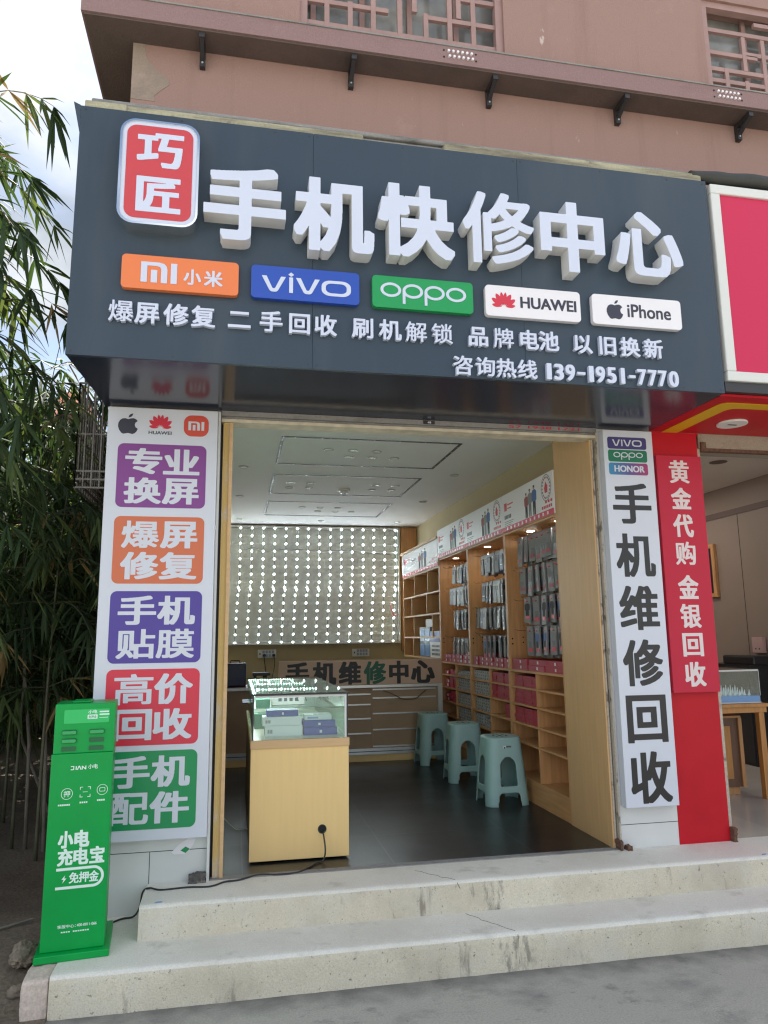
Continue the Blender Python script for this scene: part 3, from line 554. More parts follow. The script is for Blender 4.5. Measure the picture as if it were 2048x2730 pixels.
for x, y in ((.92, 1.72), (1.12, 1.72), (1.32, 1.73), (1.12, 1.94), (1.32, 1.94), (1.515, 1.94), (.905, 3.05), (.91, 3.29), (.705, 3.06), (.71, 3.3), (1.565, 3.08), (1.77, 3.07), (1.57, 3.32), (1.77, 3.29),
             (.94, 4.43), (1.15, 4.44), (1.36, 4.43), (1.15, 4.68), (1.36, 4.69), (1.56, 4.68), (.226, 5.4), (1.27, 5.41), (2.3, 5.42), (.246, 2.44), (.218, 3.84), (2.22, 2.5), (2.263, 3.9)):
    if dl0 is None:
        m1 = MB(); m1.tube([(.038*math.cos(i*PI/10), .038*math.sin(i*PI/10), -.003) for i in range(21)], .006, 6); m1 = m1.mesh('ring', 'lamp_ring', True); m2 = MB().disc((0, 0, -.004), .034, .002).mesh('lens', 'lamp_off'); dl0 = 1
    r = thing('ceiling_downlight', 'small round recessed downlight, switched off, in the white shop ceiling', 'downlight', (x, y, ZC), 0, 'downlights in the shop ceiling'); WLOC[r.name] = Vector((0, 0, 0))
    for nm, me in (('ring', m1), ('lens', m2)): link(nm, me, r)
r = thing('ceiling_sensor', 'white dome sensor in the middle of the shop ceiling', 'sensor', (1.28, 3.34, ZC))
MB().disc((1.28, 3.34, ZC-.02), .065, .02).build('base', 'plate_white', r, bevel=.006); MB().disc((1.28, 3.34, ZC-.045), .045, .026).build('dome', 'plate_white', r, bevel=.012); MB().disc((1.28, 3.33, ZC-.05), .022, .01).build('lens', 'black_plastic', r)

# ------------------------------------------------------------------ main signboard
S = thing('shop_signboard', 'large slate grey shop signboard with raised white characters over the door', 'signboard', (1.09, -.745, 2.757)); YS = -.745
zb, zt = 2.757, 3.998
for x0, x1 in ((-.562, .539), (.5405, 1.6185), (1.62, 2.742)): box('front_panel', x0, x1, YS, YS+.02, zb, zt, 'slate', S)
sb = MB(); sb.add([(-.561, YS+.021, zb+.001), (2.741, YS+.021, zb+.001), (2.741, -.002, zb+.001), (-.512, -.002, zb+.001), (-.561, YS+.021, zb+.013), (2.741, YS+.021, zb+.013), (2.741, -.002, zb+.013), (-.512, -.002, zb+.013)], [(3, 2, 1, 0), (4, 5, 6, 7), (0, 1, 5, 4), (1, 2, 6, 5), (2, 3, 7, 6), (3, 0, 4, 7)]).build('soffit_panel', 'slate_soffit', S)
MB().add([(-.561, YS+.021, zb+.014), (-.512, -.002, zb+.014), (-.512, -.002, 4.0), (-.561, YS+.021, 4.0), (-.549, YS+.021, zb+.014), (-.5, -.002, zb+.014), (-.5, -.002, 4.0), (-.549, YS+.021, 4.0)], [(0, 1, 2, 3), (7, 6, 5, 4), (0, 4, 5, 1), (1, 5, 6, 2), (2, 6, 7, 3), (3, 7, 4, 0)]).build('side_panel', 'slate', S)
box('side_panel', 2.729, 2.741, YS+.021, -.002, zb+.014, 3.99, 'slate', S)
MB().add([(-.563, YS-.001, 4.0), (-.60, YS+.02, 4.03), (-.563, YS-.001, 3.86), (-.563, YS+.004, 4.0), (-.60, YS+.025, 4.03), (-.563, YS+.004, 3.86)], [(0, 1, 2), (5, 4, 3), (0, 3, 4, 1), (1, 4, 5, 2), (2, 5, 3, 0)]).build('bent_corner', 'slate', S)
q = MB()
for x in (-.54, -.1, .35, .52, .56, 1.0, 1.4, 1.60, 1.64, 2.1, 2.5, 2.72):
    for z in (2.775, 3.98): q.disc((x, YS-.0012, z), .0045, .0018, 'y', 8)
q.build('screws', 'dark_metal', S)
# round-cornered red seal with its chrome rim
sx0, sx1, sz0, sz1 = -.364, -.006, 3.372, 3.902
rim = shape('seal', [rr(sx0, sx1, sz0, sz1, .072), rr(sx0+.010, sx1-.010, sz0+.010, sz1-.010, .062)], (sx0, sx1, sz0, sz1), YS, .085, 'chrome', S)
MB().prism(rr(sx0+.0095, sx1-.0095, sz0+.0095, sz1-.0095, .0625), YS-.08, YS-.001).build('seal_face', 'acrylic_white', rim)
MB().prism(rr(sx0+.030, sx1-.030, sz0+.030, sz1-.030, .046), YS-.082, YS-.0785).build('seal_field', 'seal_red', rim)
text('巧', (-.287, -.078, 3.662, 3.838), YS-.082, .002, 'acrylic_white', rim, 'seal_character', .035, .028); text('匠', (-.283, -.083, 3.435, 3.612), YS-.082, .002, 'acrylic_white', rim, 'seal_character', .035, .028)
for ch, x0, x1, z0, z1 in (('手', .02, .402, 3.333, 3.712), ('机', .440, .830, 3.318, 3.700), ('快', .850, 1.236, 3.328, 3.716), ('修', 1.282, 1.660, 3.332, 3.724), ('中', 1.695, 2.050, 3.326, 3.716), ('心', 2.112, 2.498, 3.342, 3.704)):
    o = text(ch, (x0, x1, z0, z1), YS, .088, 'acrylic_white', S, 'raised_character', .024 if ch == '修' else .03 if ch == '心' else .035, .017 if ch == '修' else .023 if ch == '心' else .027, res=260)
    o.data.materials.append(M['letter_return']); o.data.polygons.foreach_set('material_index', [1 if abs(p.normal.y) < .5 else 0 for p in o.data.polygons])
PZ0, PZ1 = 3.082, 3.248
def plaque(x0, x1, k):
    o = MB().prism(rr(x0, x1, PZ0, PZ1, .02), YS-.03, YS-.001).build('brand_plaque', k, S, bevel=.002); return o
p = plaque(-.338, .188, 'orange'); shape('logo', mi_mark(), (-.252, -.092, 3.115, 3.215), YS-.03, .003, 'acrylic_white', p); text('小', (-.062, .017, 3.118, 3.195), YS-.03, .003, 'acrylic_white', p, rx=.03, ry=.02); text('米', (.03, .115, 3.116, 3.196), YS-.03, .003, 'acrylic_white', p, rx=.028, ry=.02)
p = plaque(.246, .764, 'blue'); shape('lettering', vivo(), (.295, .722, 3.117, 3.221), YS-.03, .003, 'acrylic_white', p)
p = plaque(.828, 1.342, 'green_plate'); oppo((.868, 1.305, 3.106, 3.213), YS-.03, .003, 'acrylic_white', p)
p = plaque(1.407, 1.922, 'plate_white'); multi('logo', petals(), (1.44, 1.565, 3.13, 3.212), YS-.03, .002, 'ink_red', p); text('HUAWEI', (1.592, 1.898, 3.135, 3.196), YS-.03, .002, 'ink_dark', p, rx=.03, ry=.018)
p = plaque(1.988, 2.5, 'plate_white'); multi('logo', apple(), (2.068, 2.16, 3.115, 3.222), YS-.03, .002, 'ink_dark', p); text('iPhone', (2.186, 2.437, 3.132, 3.205), YS-.03, .002, 'ink_dark', p, rx=.02, ry=.012)
rowz = (2.917, 3.026)
for s, xs in (('爆屏修复', (-.332, -.217, -.09, .032)), ('二手回收', (.196, .343, .477, .6)), ('刷机解锁', (.783, .917, 1.048, 1.18)), ('品牌电池', (1.366, 1.5, 1.632, 1.742)), ('以旧换新', (1.926, 2.067, 2.194, 2.328))):
    for ch, x in zip(s, xs): text(ch, (x-.056, x+.056, *rowz), YS, .022, 'acrylic_white', S, 'small_character', .022 if ch not in '爆解锁牌' else .014, .016 if ch not in '爆解锁牌' else .006, True)
for ch, x in zip('咨询热线', (1.282, 1.398, 1.507, 1.619)): text(ch, (x-.054, x+.054, 2.762, 2.866), YS, .022, 'acrylic_white', S, 'small_character', .02, .013, True)
for ch, x0, x1 in zip('139-1951-7770', (1.716, 1.762, 1.824, 1.888, 1.946, 1.99, 2.052, 2.124, 2.176, 2.224, 2.284, 2.342, 2.404), (1.752, 1.818, 1.88, 1.932, 1.982, 2.046, 2.108, 2.156, 2.212, 2.278, 2.338, 2.396, 2.464)):
    if ch == '-': MB().box(x0, x1, YS-.021, YS, 2.803, 2.817).build('phone_digit', 'acrylic_white', S)
    else: text(ch, (x0+(0 if ch != '1' else .006), x1-.004, 2.768, 2.853), YS, .022, 'acrylic_white', S, 'phone_digit', .04 if ch != '1' else .012, .02)
# tarpaulin edge bundled on the neighbouring sign
mb = MB(); pts = []
rs = []
for i in range(70): x = 2.68+i*.03; pts.append((x, -.70+.012*mn.noise(Vector((x*6, 0, 0))), 4.058+.012*mn.noise(Vector((x*5, 3, 0)))+.07*max(0, x-2.8)*.35)); rs.append(.026+.022*min(1, i/6)*(.6+mn.noise(Vector((x*7, 9, 0)))*.9))
mb.tube(pts, [max(.008, r) for r in rs], 12)
props(mb.build('tarpaulin', 'tarp', None, (2.7, -.7, 4.0), True), 'black tarpaulin bundled along the top of the red neighbouring sign', 'tarpaulin')

# ------------------------------------------------------------------ sign panels on the pillars
YP = -.06
P_ = thing('service_sign', 'tall white sign with five coloured service boxes on the left pillar', 'sign', (-.2, -.03, .517))
box('panel', -.487, .089, YP, -.0012, .517, 2.737, 'panel_white', P_, bevel=.003)
multi('logo', apple(), (-.433, -.331, 2.588, 2.703), YP, .0015, 'ink_dark', P_)
multi('logo', petals(), (-.274, -.156, 2.624, 2.703), YP, .0012, 'ink_red', P_); text('HUAWEI', (-.275, -.155, 2.592, 2.610), YP, .0015, 'ink_dark', P_, rx=.025, ry=.012)
o = MB().prism(rr(-.092, .040, 2.588, 2.707, .042), YP-.0015, YP+.0005).build('logo', 'vinyl_red', P_); o.data.materials[0] = mat('mi_red', (.62, .075, .045), .4); shape('lettering', mi_mark(), (-.068, .016, 2.622, 2.672), YP-.0015, .001, 'panel_white', o)
for k, z0, z1, s in (('vinyl_purple', 2.189, 2.536, '专业换屏'), ('vinyl_orange', 1.786, 2.141, '爆屏修复'), ('vinyl_indigo', 1.379, 1.747, '手机贴膜'), ('vinyl_red', .973, 1.349, '高价回收'), ('vinyl_green', .571, .945, '手机配件')):
    o = MB().prism(rr(-.428, .032, z0, z1, .032), YP-.0015, YP+.0005).build('service_box', k, P_); h = z1-z0
    for i, ch in enumerate(s):
        x0 = -.388 if i % 2 == 0 else -.192; zt_ = z1-.024-(i//2)*h*.465
        rb = .034 if ch not in '爆膜高配贴' else .024
        text(ch, (x0, x0+.19, zt_-h*.405, zt_), YP-.0015, .001, 'panel_white', o, 'character', rb, rb*.75)
Q_ = thing('pillar_sign', 'narrow white sign with large black vertical characters on the right pillar', 'sign', (2.55, -.03, .527))
box('panel', 2.391, 2.722, YP, -.0012, .527, 2.737, 'panel_white', Q_, bevel=.003)
for k, z0, z1, nm in (('vivo_navy', 2.618, 2.693, 'vivo'), ('oppo_green', 2.537, 2.612, 'oppo'), (None, 2.456, 2.53, 'honor')):
    if k is None:
        k = 'honor_blend'; m = mat(k, (.1, .2, .4), .4); n = m.node_tree.nodes; l = m.node_tree.links; t = n.new('ShaderNodeTexCoord'); g_ = n.new('ShaderNodeValToRGB'); s_ = n.new('ShaderNodeSeparateXYZ')
        g_.color_ramp.elements[0].color = (.03, .25, .45, 1); g_.color_ramp.elements[1].color = (.38, .03, .13, 1); e = g_.color_ramp.elements.new(.5); e.color = (.10, .09, .28, 1)
        l.new(t.outputs['Generated'], s_.inputs[0]); l.new(s_.outputs[0], g_.inputs[0]); l.new(g_.outputs[0], n['Principled BSDF'].inputs['Base Color'])
    o = MB().prism(rr(2.418, 2.678, z0, z1, .014), YP-.0015, YP+.0005).build('brand_label', k, Q_)
    if nm == 'vivo': shape('lettering', vivo(True), (2.449, 2.648, z0+.018, z1-.016), YP-.0015, .001, 'panel_white', o)
    elif nm == 'oppo': oppo((2.452, 2.650, z0+.013, z1-.014), YP-.0015, .001, 'panel_white', o)
    else: text('HONOR', (2.453, 2.655, z0+.018, z1-.016), YP-.0015, .001, 'panel_white', o, rx=.035, ry=.02)
for ch, z0, z1 in (('手', 2.154, 2.403), ('机', 1.833, 2.094), ('维', 1.519, 1.779), ('修', 1.197, 1.464), ('回', .879, 1.146), ('收', .547, .83)):
    text(ch, (2.428, 2.683, z0, z1), YP, .0015, 'ink_black', Q_, 'character', .03, .022, res=200)
R_ = thing('gold_banner', 'red hanging board with pale vertical characters on the red pillar', 'sign board', (2.9, -.02, 1.15))
box('board', 2.752, 3.062, -.04, -.0012, 1.15, 2.595, 'banner_red', R_, bevel=.002)
for ch, z0, z1 in (('黄', 2.42, 2.565), ('金', 2.255, 2.39), ('代', 2.081, 2.222), ('购', 1.91, 2.052), ('金', 1.702, 1.846), ('银', 1.529, 1.672), ('回', 1.36, 1.498), ('收', 1.184, 1.328)):
    text(ch, (2.835, 2.972, z0, z1), -.04, .0015, 'banner_text', R_, 'character', .034 if ch != '购' else .024, .024 if ch not in '黄银购' else .014)

# ------------------------------------------------------------------ green power-bank kiosk on the lower step
K = thing('charging_kiosk', 'bright green power bank rental kiosk standing on the lower step', 'kiosk', (-.462, -.308, Z1), math.radians(6))
MB().box(-.15, .15, -.175, .17, 0, .030).build('base_plate', 'kiosk_green', K, bevel=.004)
MB().prism([(-.131, .0305), (.127, .0305), (.127, .842), (-.131, .842)], -.14, .07).build('column', 'kiosk_green', K, bevel=.004)
hd = MB().prism([(-.126, .8425), (.128, .8425), (.128, 1.058), (-.126, 1.058)], -.137, .075).build('header', 'kiosk_green', K, bevel=.004)
MB().box(-.06, .02, -.10, .04, 1.0585, 1.066).build('top_plate', 'kiosk_green', hd, bevel=.003)
kf = -.140
sc_ = MB().prism(rr(-.088, .102, .972, 1.032, .004), -.1385, -.1368).build('screen', 'kiosk_green_lit', hd)
text('小电', (.012, .050, 1.013, 1.029), -.1385, .0006, 'kiosk_print', sc_, rx=.02, ry=.012)
MB().prism(rr(.010, .052, .989, 1.008, .003), -.1391, -.1384).build('label_patch', 'kiosk_print', sc_); text('免押金', (.014, .048, .992, 1.005), -.1391, .0004, 'kiosk_green', sc_, rx=.01, ry=.004)
for z, w in ((1.020, .040), (1.008, .042), (.996, .036)): MB().box(.060, .060+w, -.1389, -.1383, z-.003, z+(.003 if z > 1 else -.001)).build('printed_line', 'kiosk_print', sc_)
def slot_ring(x0, x1, z0, z1): return [rr(x0, x1, z0, z1, .008), rr(x0+.003, x1-.003, z0+.003, z1-.003, .006)]
for xi, (x0, x1) in enumerate(((-.096, -.028), (.018, .088))):
    for zi, z in enumerate((.934, .898, .863)):
        s_ = shape('slot', slot_ring(x0, x1, z-.014, z+.014), (x0, x1, z-.014, z+.014), -.137, .0025, 'kiosk_green', hd)
        MB().prism(rr(x0+.0035, x1-.0035, z-.0105, z+.0105, .005), -.1376, -.1371).build('slot_recess', 'kiosk_slot', s_)
        if (xi, zi) in ((0, 0), (0, 1), (1, 0)):
            pb = MB().prism(rr(x0+.005, x1-.005, z-.008, z+.0075, .005), -.151, -.1378).build('power_bank', 'kiosk_bank', None, None, bevel=.0015)
            pb.data.transform(Matrix.Translation((-(x0+x1)/2, .144, -z))); pb.location = K.matrix_basis @ Vector(((x0+x1)/2, -.144, z)) if False else Matrix.Translation(K.location) @ Matrix.Rotation(math.radians(6), 4, 'Z') @ Vector(((x0+x1)/2, -.144, z)); pb.rotation_euler = (0, 0, math.radians(6))
            props(pb, {(0, 0): 'green power bank in the upper left slot of the kiosk', (0, 1): 'green power bank in the slot under the upper left one', (1, 0): 'green power bank in the upper right slot of the kiosk'}[(xi, zi)], 'power bank', 'power banks in the kiosk slots')
dn = thing
text('IΛN', (-.028, .016, .772, .789), kf, .0006, 'kiosk_print', K, rx=.03, ry=.015)
MB().box(-.048, -.034, kf-.0006, kf+.001, .7855, .789).box(-.048, -.034, kf-.0006, kf+.001, .772, .7755).box(-.0375, -.034, kf-.0006, kf+.001, .7755, .7855).build('lettering', 'kiosk_print', K)
text('小电', (.024, .064, .773, .793), kf, .0006, 'kiosk_print', K, rx=.02, ry=.012)
def ring(cx, cz, r, w, nm, par): return shape(nm, [ell(cx, cz, r, r), ell(cx, cz, r-w, r-w)], (cx-r, cx+r, cz-r, cz+r), kf, .0006, 'kiosk_print', par)
o = ring(-.058, .672, .024, .002, 'icon', K); text('押', (-.071, -.045, .659, .685), kf, .0006, 'kiosk_print', o, rx=.01, ry=.005)
b = MB()
for sx in (-1, 1):
    for sz in (-1, 1):
        a, c = sorted((.017+sx*.022, .017+sx*.010)); e, f = sorted((.676+sz*.022, .676+sz*.0195)); b.box(a, c, kf-.0006, kf+.001, e, f)
        a, c = sorted((.017+sx*.022, .017+sx*.0195)); e, f = sorted((.676+sz*.0195, .676+sz*.010)); b.box(a, c, kf-.0006, kf+.001, e, f)
b.box(.007, .027, kf-.0006, kf+.001, .675, .677).build('icon', 'kiosk_print', K)
o = ring(.088, .681, .023, .002, 'icon', K); shape('icon_arrow', [rr(.076, .100, .673, .690, .004), rr(.078, .098, .675, .688, .003)], (.076, .100, .673, .690), kf, .0006, 'kiosk_print', o)
for x, w, z in ((-.066, .052, .626), (.017, .042, .632), (.088, .040, .637)):
    b = MB(); n_ = int(w/.0085)
    for i in range(n_): b.box(x-w/2+i*.0085, x-w/2+i*.0085+.0065, kf-.0006, kf+.001, z-.0035, z+.0035)
    b.build('printed_line', 'kiosk_print', K)
for ch, x in zip('小电', (-.052, .014)): text(ch, (x-.031, x+.031, .446, .517), kf, .001, 'kiosk_print', K, 'character', .055, .04)
for ch, x in zip('充电宝', (-.050, .014, .080)): text(ch, (x-.031, x+.031, .374, .444), kf, .001, 'kiosk_print', K, 'character', .045, .03)
def pill(x0, x1, z0, z1, w):
    r = (z1-z0)/2; cz = (z0+z1)/2; out = [(x0, z1)]+[(x1-r+r*math.cos(math.radians(a)), cz+r*math.sin(math.radians(a))) for a in range(90, -91, -10)]+[(x0, z0), (x0, z0+w)]
    return out+[(x1-r+(r-w)*math.cos(math.radians(a)), cz+(r-w)*math.sin(math.radians(a))) for a in range(-90, 91, 10)]+[(x0, z1-w)]
MB().prism(pill(-.083, .112, .278, .365, .011), kf-.001, kf+.001).build('outline', 'kiosk_print', K)
for ch, x in zip('免押金', (-.010, .030, .071)): text(ch, (x-.02, x+.02, .300, .344), kf, .001, 'kiosk_print', K, 'character', .03, .018)
MB().prism([(-.046, .335), (-.060, .318), (-.051, .318), (-.056, .303), (-.040, .322), (-.049, .322)], kf-.001, kf+.001).build('bolt_mark', 'kiosk_print', K)
text('客服中心：', (-.066, .008, .121, .135), kf, .0006, 'kiosk_print', K, rx=.006, ry=.004); text('400-0011-066', (.012, .092, .1225, .134), kf, .0006, 'kiosk_print', K, rx=.02, ry=.01)
b = MB()
for i in range(12):
    if i != 4: b.box(-.050+i*.0095, -.050+i*.0095+.007, kf-.0005, kf+.001, .103, .108)
b.build('printed_line', 'kiosk_print', K)
MB().box(.1265, .1285, -.075, -.045, .795, .822).build('side_label', 'black_plastic', K)

# ------------------------------------------------------------------ glass display counter inside the door
C_ = thing('display_counter', 'wooden shop counter with a lit glass case on top just inside the door', 'counter', (.57, 1.0, ZF))
cx0, cx1, cy0, cy1 = .305, .849, .20, 1.95
box('front_board', cx0, cx1, cy0, cy0+.018, ZF+.012, .895, 'wood_front', C_); box('body', cx0+.003, cx1-.003, cy0+.0185, cy1, ZF+.012, .894, 'wood_brown', C_)
box('top_band', cx0-.003, cx1+.004, cy0-.008, cy1+.003, .8955, .94, 'wood_band', C_, bevel=.0015)
hole = MB().tube([(.700+.021*math.cos(i*PI/12), cy0-.001, .458+.021*math.sin(i*PI/12)) for i in range(25)], .0035, 6); hole.disc((.7, cy0-.0016, .458), .021, .001, 'y', 20, 'black_gap'); hole.ms[0] = 'black_plastic'; hole.build('cable_hole', 'black_plastic', C_)
gx0, gx1, gz0, gz1 = .312, .838, .9405, 1.182
box('glass_front', gx0, gx1, cy0+.004, cy0+.009, gz0, gz1, 'glass', C_); box('glass_side', gx0, gx0+.005, cy0+.0095, cy1-.02, gz0, gz1, 'glass_green', C_); box('glass_side', gx1-.005, gx1, cy0+.0095, cy1-.02, gz0, gz1, 'glass_green', C_)
box('glass_top', gx0-.012, gx1+.012, cy0-.004, cy1-.01, gz1+.0008, gz1+.007, 'glass_green', C_)
MB().box(gx0-.002, gx0+.006, cy0+.001, cy0+.0125, gz0, gz1).box(gx0-.014, gx1+.014, cy0-.008, cy0-.0045, gz1-.002, gz1+.009).box(gx1+.0004, gx1+.0074, cy0+.0, cy0+.012, gz0, gz1).build('edge_frame', 'black_plastic', C_)
MB().box(gx1-.012, gx1-.0005, cy0+.0008, cy0+.0036, gz0, gz1).box(gx0+.01, gx1-.012, cy0+.0008, cy0+.0036, gz1-.014, gz1-.001).build('frosted_edge', 'alu_white', C_)
box('case_deck', gx0+.006, gx1-.006, cy0+.013, cy1-.02, .9402, .9411, 'case_deck', C_); box('rear_frame', gx0, gx1, cy1-.019, cy1-.004, gz0, gz1, 'alu', C_); box('glass_shelf', gx0+.02, gx1-.02, .75, cy1-.1, 1.06, 1.066, 'glass_green', C_)
for i, (yy, xa, xb) in enumerate(((.78, .34, .73), (1.33, .32, .69), (1.9, .31, .66))):
    st = box('led_strip', xa, xb, yy-.006, yy+.006, gz1-.010, gz1-.004, 'alu_white', C_); q = MB()
    for j in range(20): x = xa+.006+j*(xb-xa-.012)/19; q.box(x-.0026, x+.0026, yy-.0066, yy+.0066, gz1-.011, gz1-.0035)
    q.build('led', 'led_small', st)
st = box('led_strip', gx0+.008, gx0+.018, .3, 1.9, gz1-.010, gz1-.004, 'alu_white', C_); q = MB()
for j in range(40): y = .31+j*.04; q.box(gx0+.0065, gx0+.0195, y-.003, y+.003, gz1-.0108, gz1-.0035)
q.build('led', 'led_small', st)
for yy in (.9, 1.05): MB().tube([(gx0-.004, yy, 1.09), (gx0-.05, yy, 1.09)], .008, 8).build('lock_knob', 'chrome', C_)
def carton(nm, x0, x1, y0, y1, z0, z1, k, lab, mark=None, grp=None):
    r = MB().box(x0, x1, y0, y1, z0, z1).build(nm, k, None, ((x0+x1)/2, (y0+y1)/2, z0), bevel=.0015); props(r, lab, 'box', grp)
    if mark: mb = MB(); [mb.box(x0+a*(x1-x0), x0+b_*(x1-x0), y0-.0008, y0+.001, z0+c*(z1-z0), z0+d_*(z1-z0)) for a, b_, c, d_ in mark[1]]; mb.build('printed_mark', mark[0], r)
    return r
bars = [(.07+i*.02, .07+i*.02+(.012 if i % 2 else .007), .3, .65) for i in range(7)]
carton('phone_box', .385, .600, .33, .47, .9416, 1.0, 'carton_white', 'white carton with a barcode at the bottom of the pile in the glass case', ('ink_dark', bars))
carton('phone_box', .372, .594, .33, .47, 1.0008, 1.05, 'carton_white', 'white carton with a barcode lying on the other white carton in the glass case', ('ink_dark', bars))
carton('phone_box', .395, .575, .34, .47, 1.0508, 1.086, 'carton_blue', 'blue carton on top of the two white cartons in the glass case', ('carton_white', [(.48, .54, .3, .65)]))
carton('phone_box', .608, .802, .33, .47, .9412, .984, 'carton_blue', 'blue carton at the bottom of the right pile in the glass case', ('carton_white', [(.47, .54, .3, .65)]))
carton('phone_box', .604, .792, .34, .48, .9848, 1.022, 'carton_blue', 'blue carton lying on another blue carton in the glass case', ('carton_white', [(.47, .54, .3, .65)]))
carton('phone_box', .615, .772, .36, .50, 1.0228, 1.052, 'carton_white', 'pale carton on top of the two blue cartons in the glass case', ('acrylic_blue', [(.1, .5, .3, .6)]))
carton('phone_box', .335, .44, .72, .90, .9412, 1.03, 'carton_green', 'dark green carton standing deeper inside the glass case', None); carton('phone_box', .345, .43, .72, .88, 1.067, 1.12, 'carton_green', 'dark green carton on the glass shelf inside the case', None); carton('phone_box', .45, .66, .9, 1.1, 1.067, 1.14, 'carton_grey', 'grey carton with a row of pictures on the glass shelf of the case', ('ink_dark', [(.2+.17*i, .3+.17*i, .3, .6) for i in range(4)]))
for i, x in enumerate((.60, .65, .74, .79)):
    b = MB().disc((x, .70, 1.135), .010, .006, 'y', 12).box(x-.017, x+.017, .70, .706, 1.131, 1.138).tube([(x, .703, 1.128), (x+.006, .703, 1.105)], .003, 6); props(b.build('metal_clip', 'dark_metal', None, (x, .7, 1.135)), 'small dark metal clip hanging in the glass case', 'clip', 'metal clips in the glass case')
# cables
def cable(nm, pts, r, k, lab, n=8):
    P = [Vector(p) for p in pts]; out = []
    for i in range(len(P)-1):
        p0, p1, p2, p3 = P[max(i-1, 0)], P[i], P[i+1], P[min(i+2, len(P)-1)]
        for j in range(n): t = j/n; out.append(.5*((2*p1)+(p2-p0)*t+(2*p0-5*p1+4*p2-p3)*t*t+(3*p1-p0-3*p2+p3)*t**3))
    return props(MB().tube(out+[P[-1]], r, 6).build(nm, k, None, tuple(P[0]), True), lab, 'cable')
cable('power_cable', [(.70, .21, .456), (.705, .170, .43), (.712, .150, .36), (.70, .145, .312), (.665, .13, .306), (.562, .0, .305), (.447, -.02, .305), (.352, .0, .305), (.258, -.055, .304), (.184, -.07, .304), (.113, -.12, .303), (.006, -.107, .303), (-.117, -.115, .303), (-.175, -.085, .306), (-.207, -.07, .285), (-.222, -.06, .21), (-.25, -.04, .168), (-.30, -.05, .165), (-.345, -.10, .165), (-.36, -.20, .168)], .0045, 'black_plastic', 'thin black cable running from the counter over the step to the green kiosk')
cable('phone_cable', [(.12, 1.2, .36), (.18, 1.04, .335), (.24, .9, .312), (.30, .88, .318), (.34, .88, .32)], .004, 'alu_white', 'thin white cable hanging beside the counter foot')

# ------------------------------------------------------------------ stools
def stool_mesh():
    NU, NV = 176, 60; H = .455
    def cross(t, h):                                   # square with round corners, wider at the foot
        a = t/NU*2*PI; e = .165-.036*(h/H)**1.15; p = 5.2-1.2*h/H; c, s = math.cos(a), math.sin(a)
        r = e/(abs(c)**p+abs(s)**p)**(1/p); return r*c, r*s
    def face_u(t):                                     # -1..1 across each of the four sides
        x = (t/NU*4+.5) % 1; return (x-.5)*2
    def hole(u, h):
        au = abs(u)
        if h < .088:                                   # between the feet
            w = .57+.07*(1-h/.088)
            return au < w and not (h > .062 and au > w-.09*((h-.062)/.026)**2)
        if .135 < h < .335:                            # tall arched window
            w = .52-.03*(h-.135)/.2
            if h > .265: q = (h-.265)/.07; w *= math.sqrt(max(0, 1-q*q*.98))
            if h < .15: w -= .08*((.15-h)/.015)**2
            return au < w
        return False
    vs = []; fs = []
    for j in range(NV+1):
        h = H*j/NV
        for i in range(NU): x, y = cross(i, h); vs.append((x, y, h))
    for j in range(NV):
        for i in range(NU):
            if not hole(face_u(i+.5), H*(j+.5)/NV): fs.append((j*NU+i, j*NU+(i+1) % NU, (j+1)*NU+(i+1) % NU, (j+1)*NU+i))
    base = NV*NU; prev = [base+i for i in range(NU)]
    for sc, dh in ((.985, .006), (.95, .0105), (.90, .013), (.62, .0125), (.3, .011), (.08, .0105)):
        row = []
        for i in range(NU): x, y = cross(i, H); row.append(len(vs)); vs.append((x*sc, y*sc, H+dh))
        fs += [(prev[i], prev[(i+1) % NU], row[(i+1) % NU], row[i]) for i in range(NU)]; prev = row
    fs.append(prev); used = sorted({i for f in fs for i in f}); mp_ = {a: b for b, a in enumerate(used)}
    me = bpy.data.meshes.new('stool_body'); me.from_pydata([vs[i] for i in used], [], [[mp_[i] for i in f] for f in fs]); me.materials.append(M['plastic_sage'])
    bm = bmesh.new(); bm.from_mesh(me)
    for _ in range(2):                                 # smooth only the cut edges
        bv = [v for v in bm.verts if v.is_boundary and v.co.z > .003]
        new = {v: sum(((e.other_vert(v).co) for e in v.link_edges if e.is_boundary), Vector())/max(1, sum(e.is_boundary for e in v.link_edges)) for v in bv}
        for v, c in new.items(): v.co = v.co.lerp(c, .5)
    bmesh.ops.recalc_face_normals(bm, faces=bm.faces); bm.to_mesh(me); bm.free(); me.polygons.foreach_set('use_smooth', [True]*len(me.polygons)); return me
sm = stool_mesh(); grip = MB()
for i in range(5): grip.disc((0, 0, .466), .001, .001)
st_lab = ('sage green plastic stool nearest the doorway with a white sticker under its seat', 'sage green plastic stool in the middle of the row of three', 'sage green plastic stool farthest in, against the repair counter')
tops = MB()
for i in range(8): a = i*PI/4; tops.disc((.052*math.cos(a), .052*math.sin(a), .4662), .010, .0006, n=10)
tops = tops.disc((0, 0, .4660), .014, .0006, n=12).mesh('seat_holes', 'black_gap')
proto = None
for i, (x, y, a) in enumerate(((2.140, 1.285, .03), (2.128, 2.15, -.06), (2.09, 3.02, .05))):
    r = thing('plastic_stool', st_lab[i], 'stool', (x, y, ZF+.001), a, 'plastic stools along the shelves'); 
    o = link('body', sm, r); md = o.modifiers.new('thick', 'SOLIDIFY'); md.thickness = .005; md.offset = -1
    link('seat_holes', tops, r)
    if i == 0:
        sk = MB().box(-.030, -.008, -.1345, -.1305, .385, .412, 'plate_white').box(-.006, .032, -.1340, -.1305, .384, .411, 'case_grey').box(-.024, -.014, -.1350, -.1344, .393, .404, 'ink_dark'); link('sticker', sk.mesh('sticker'), r)

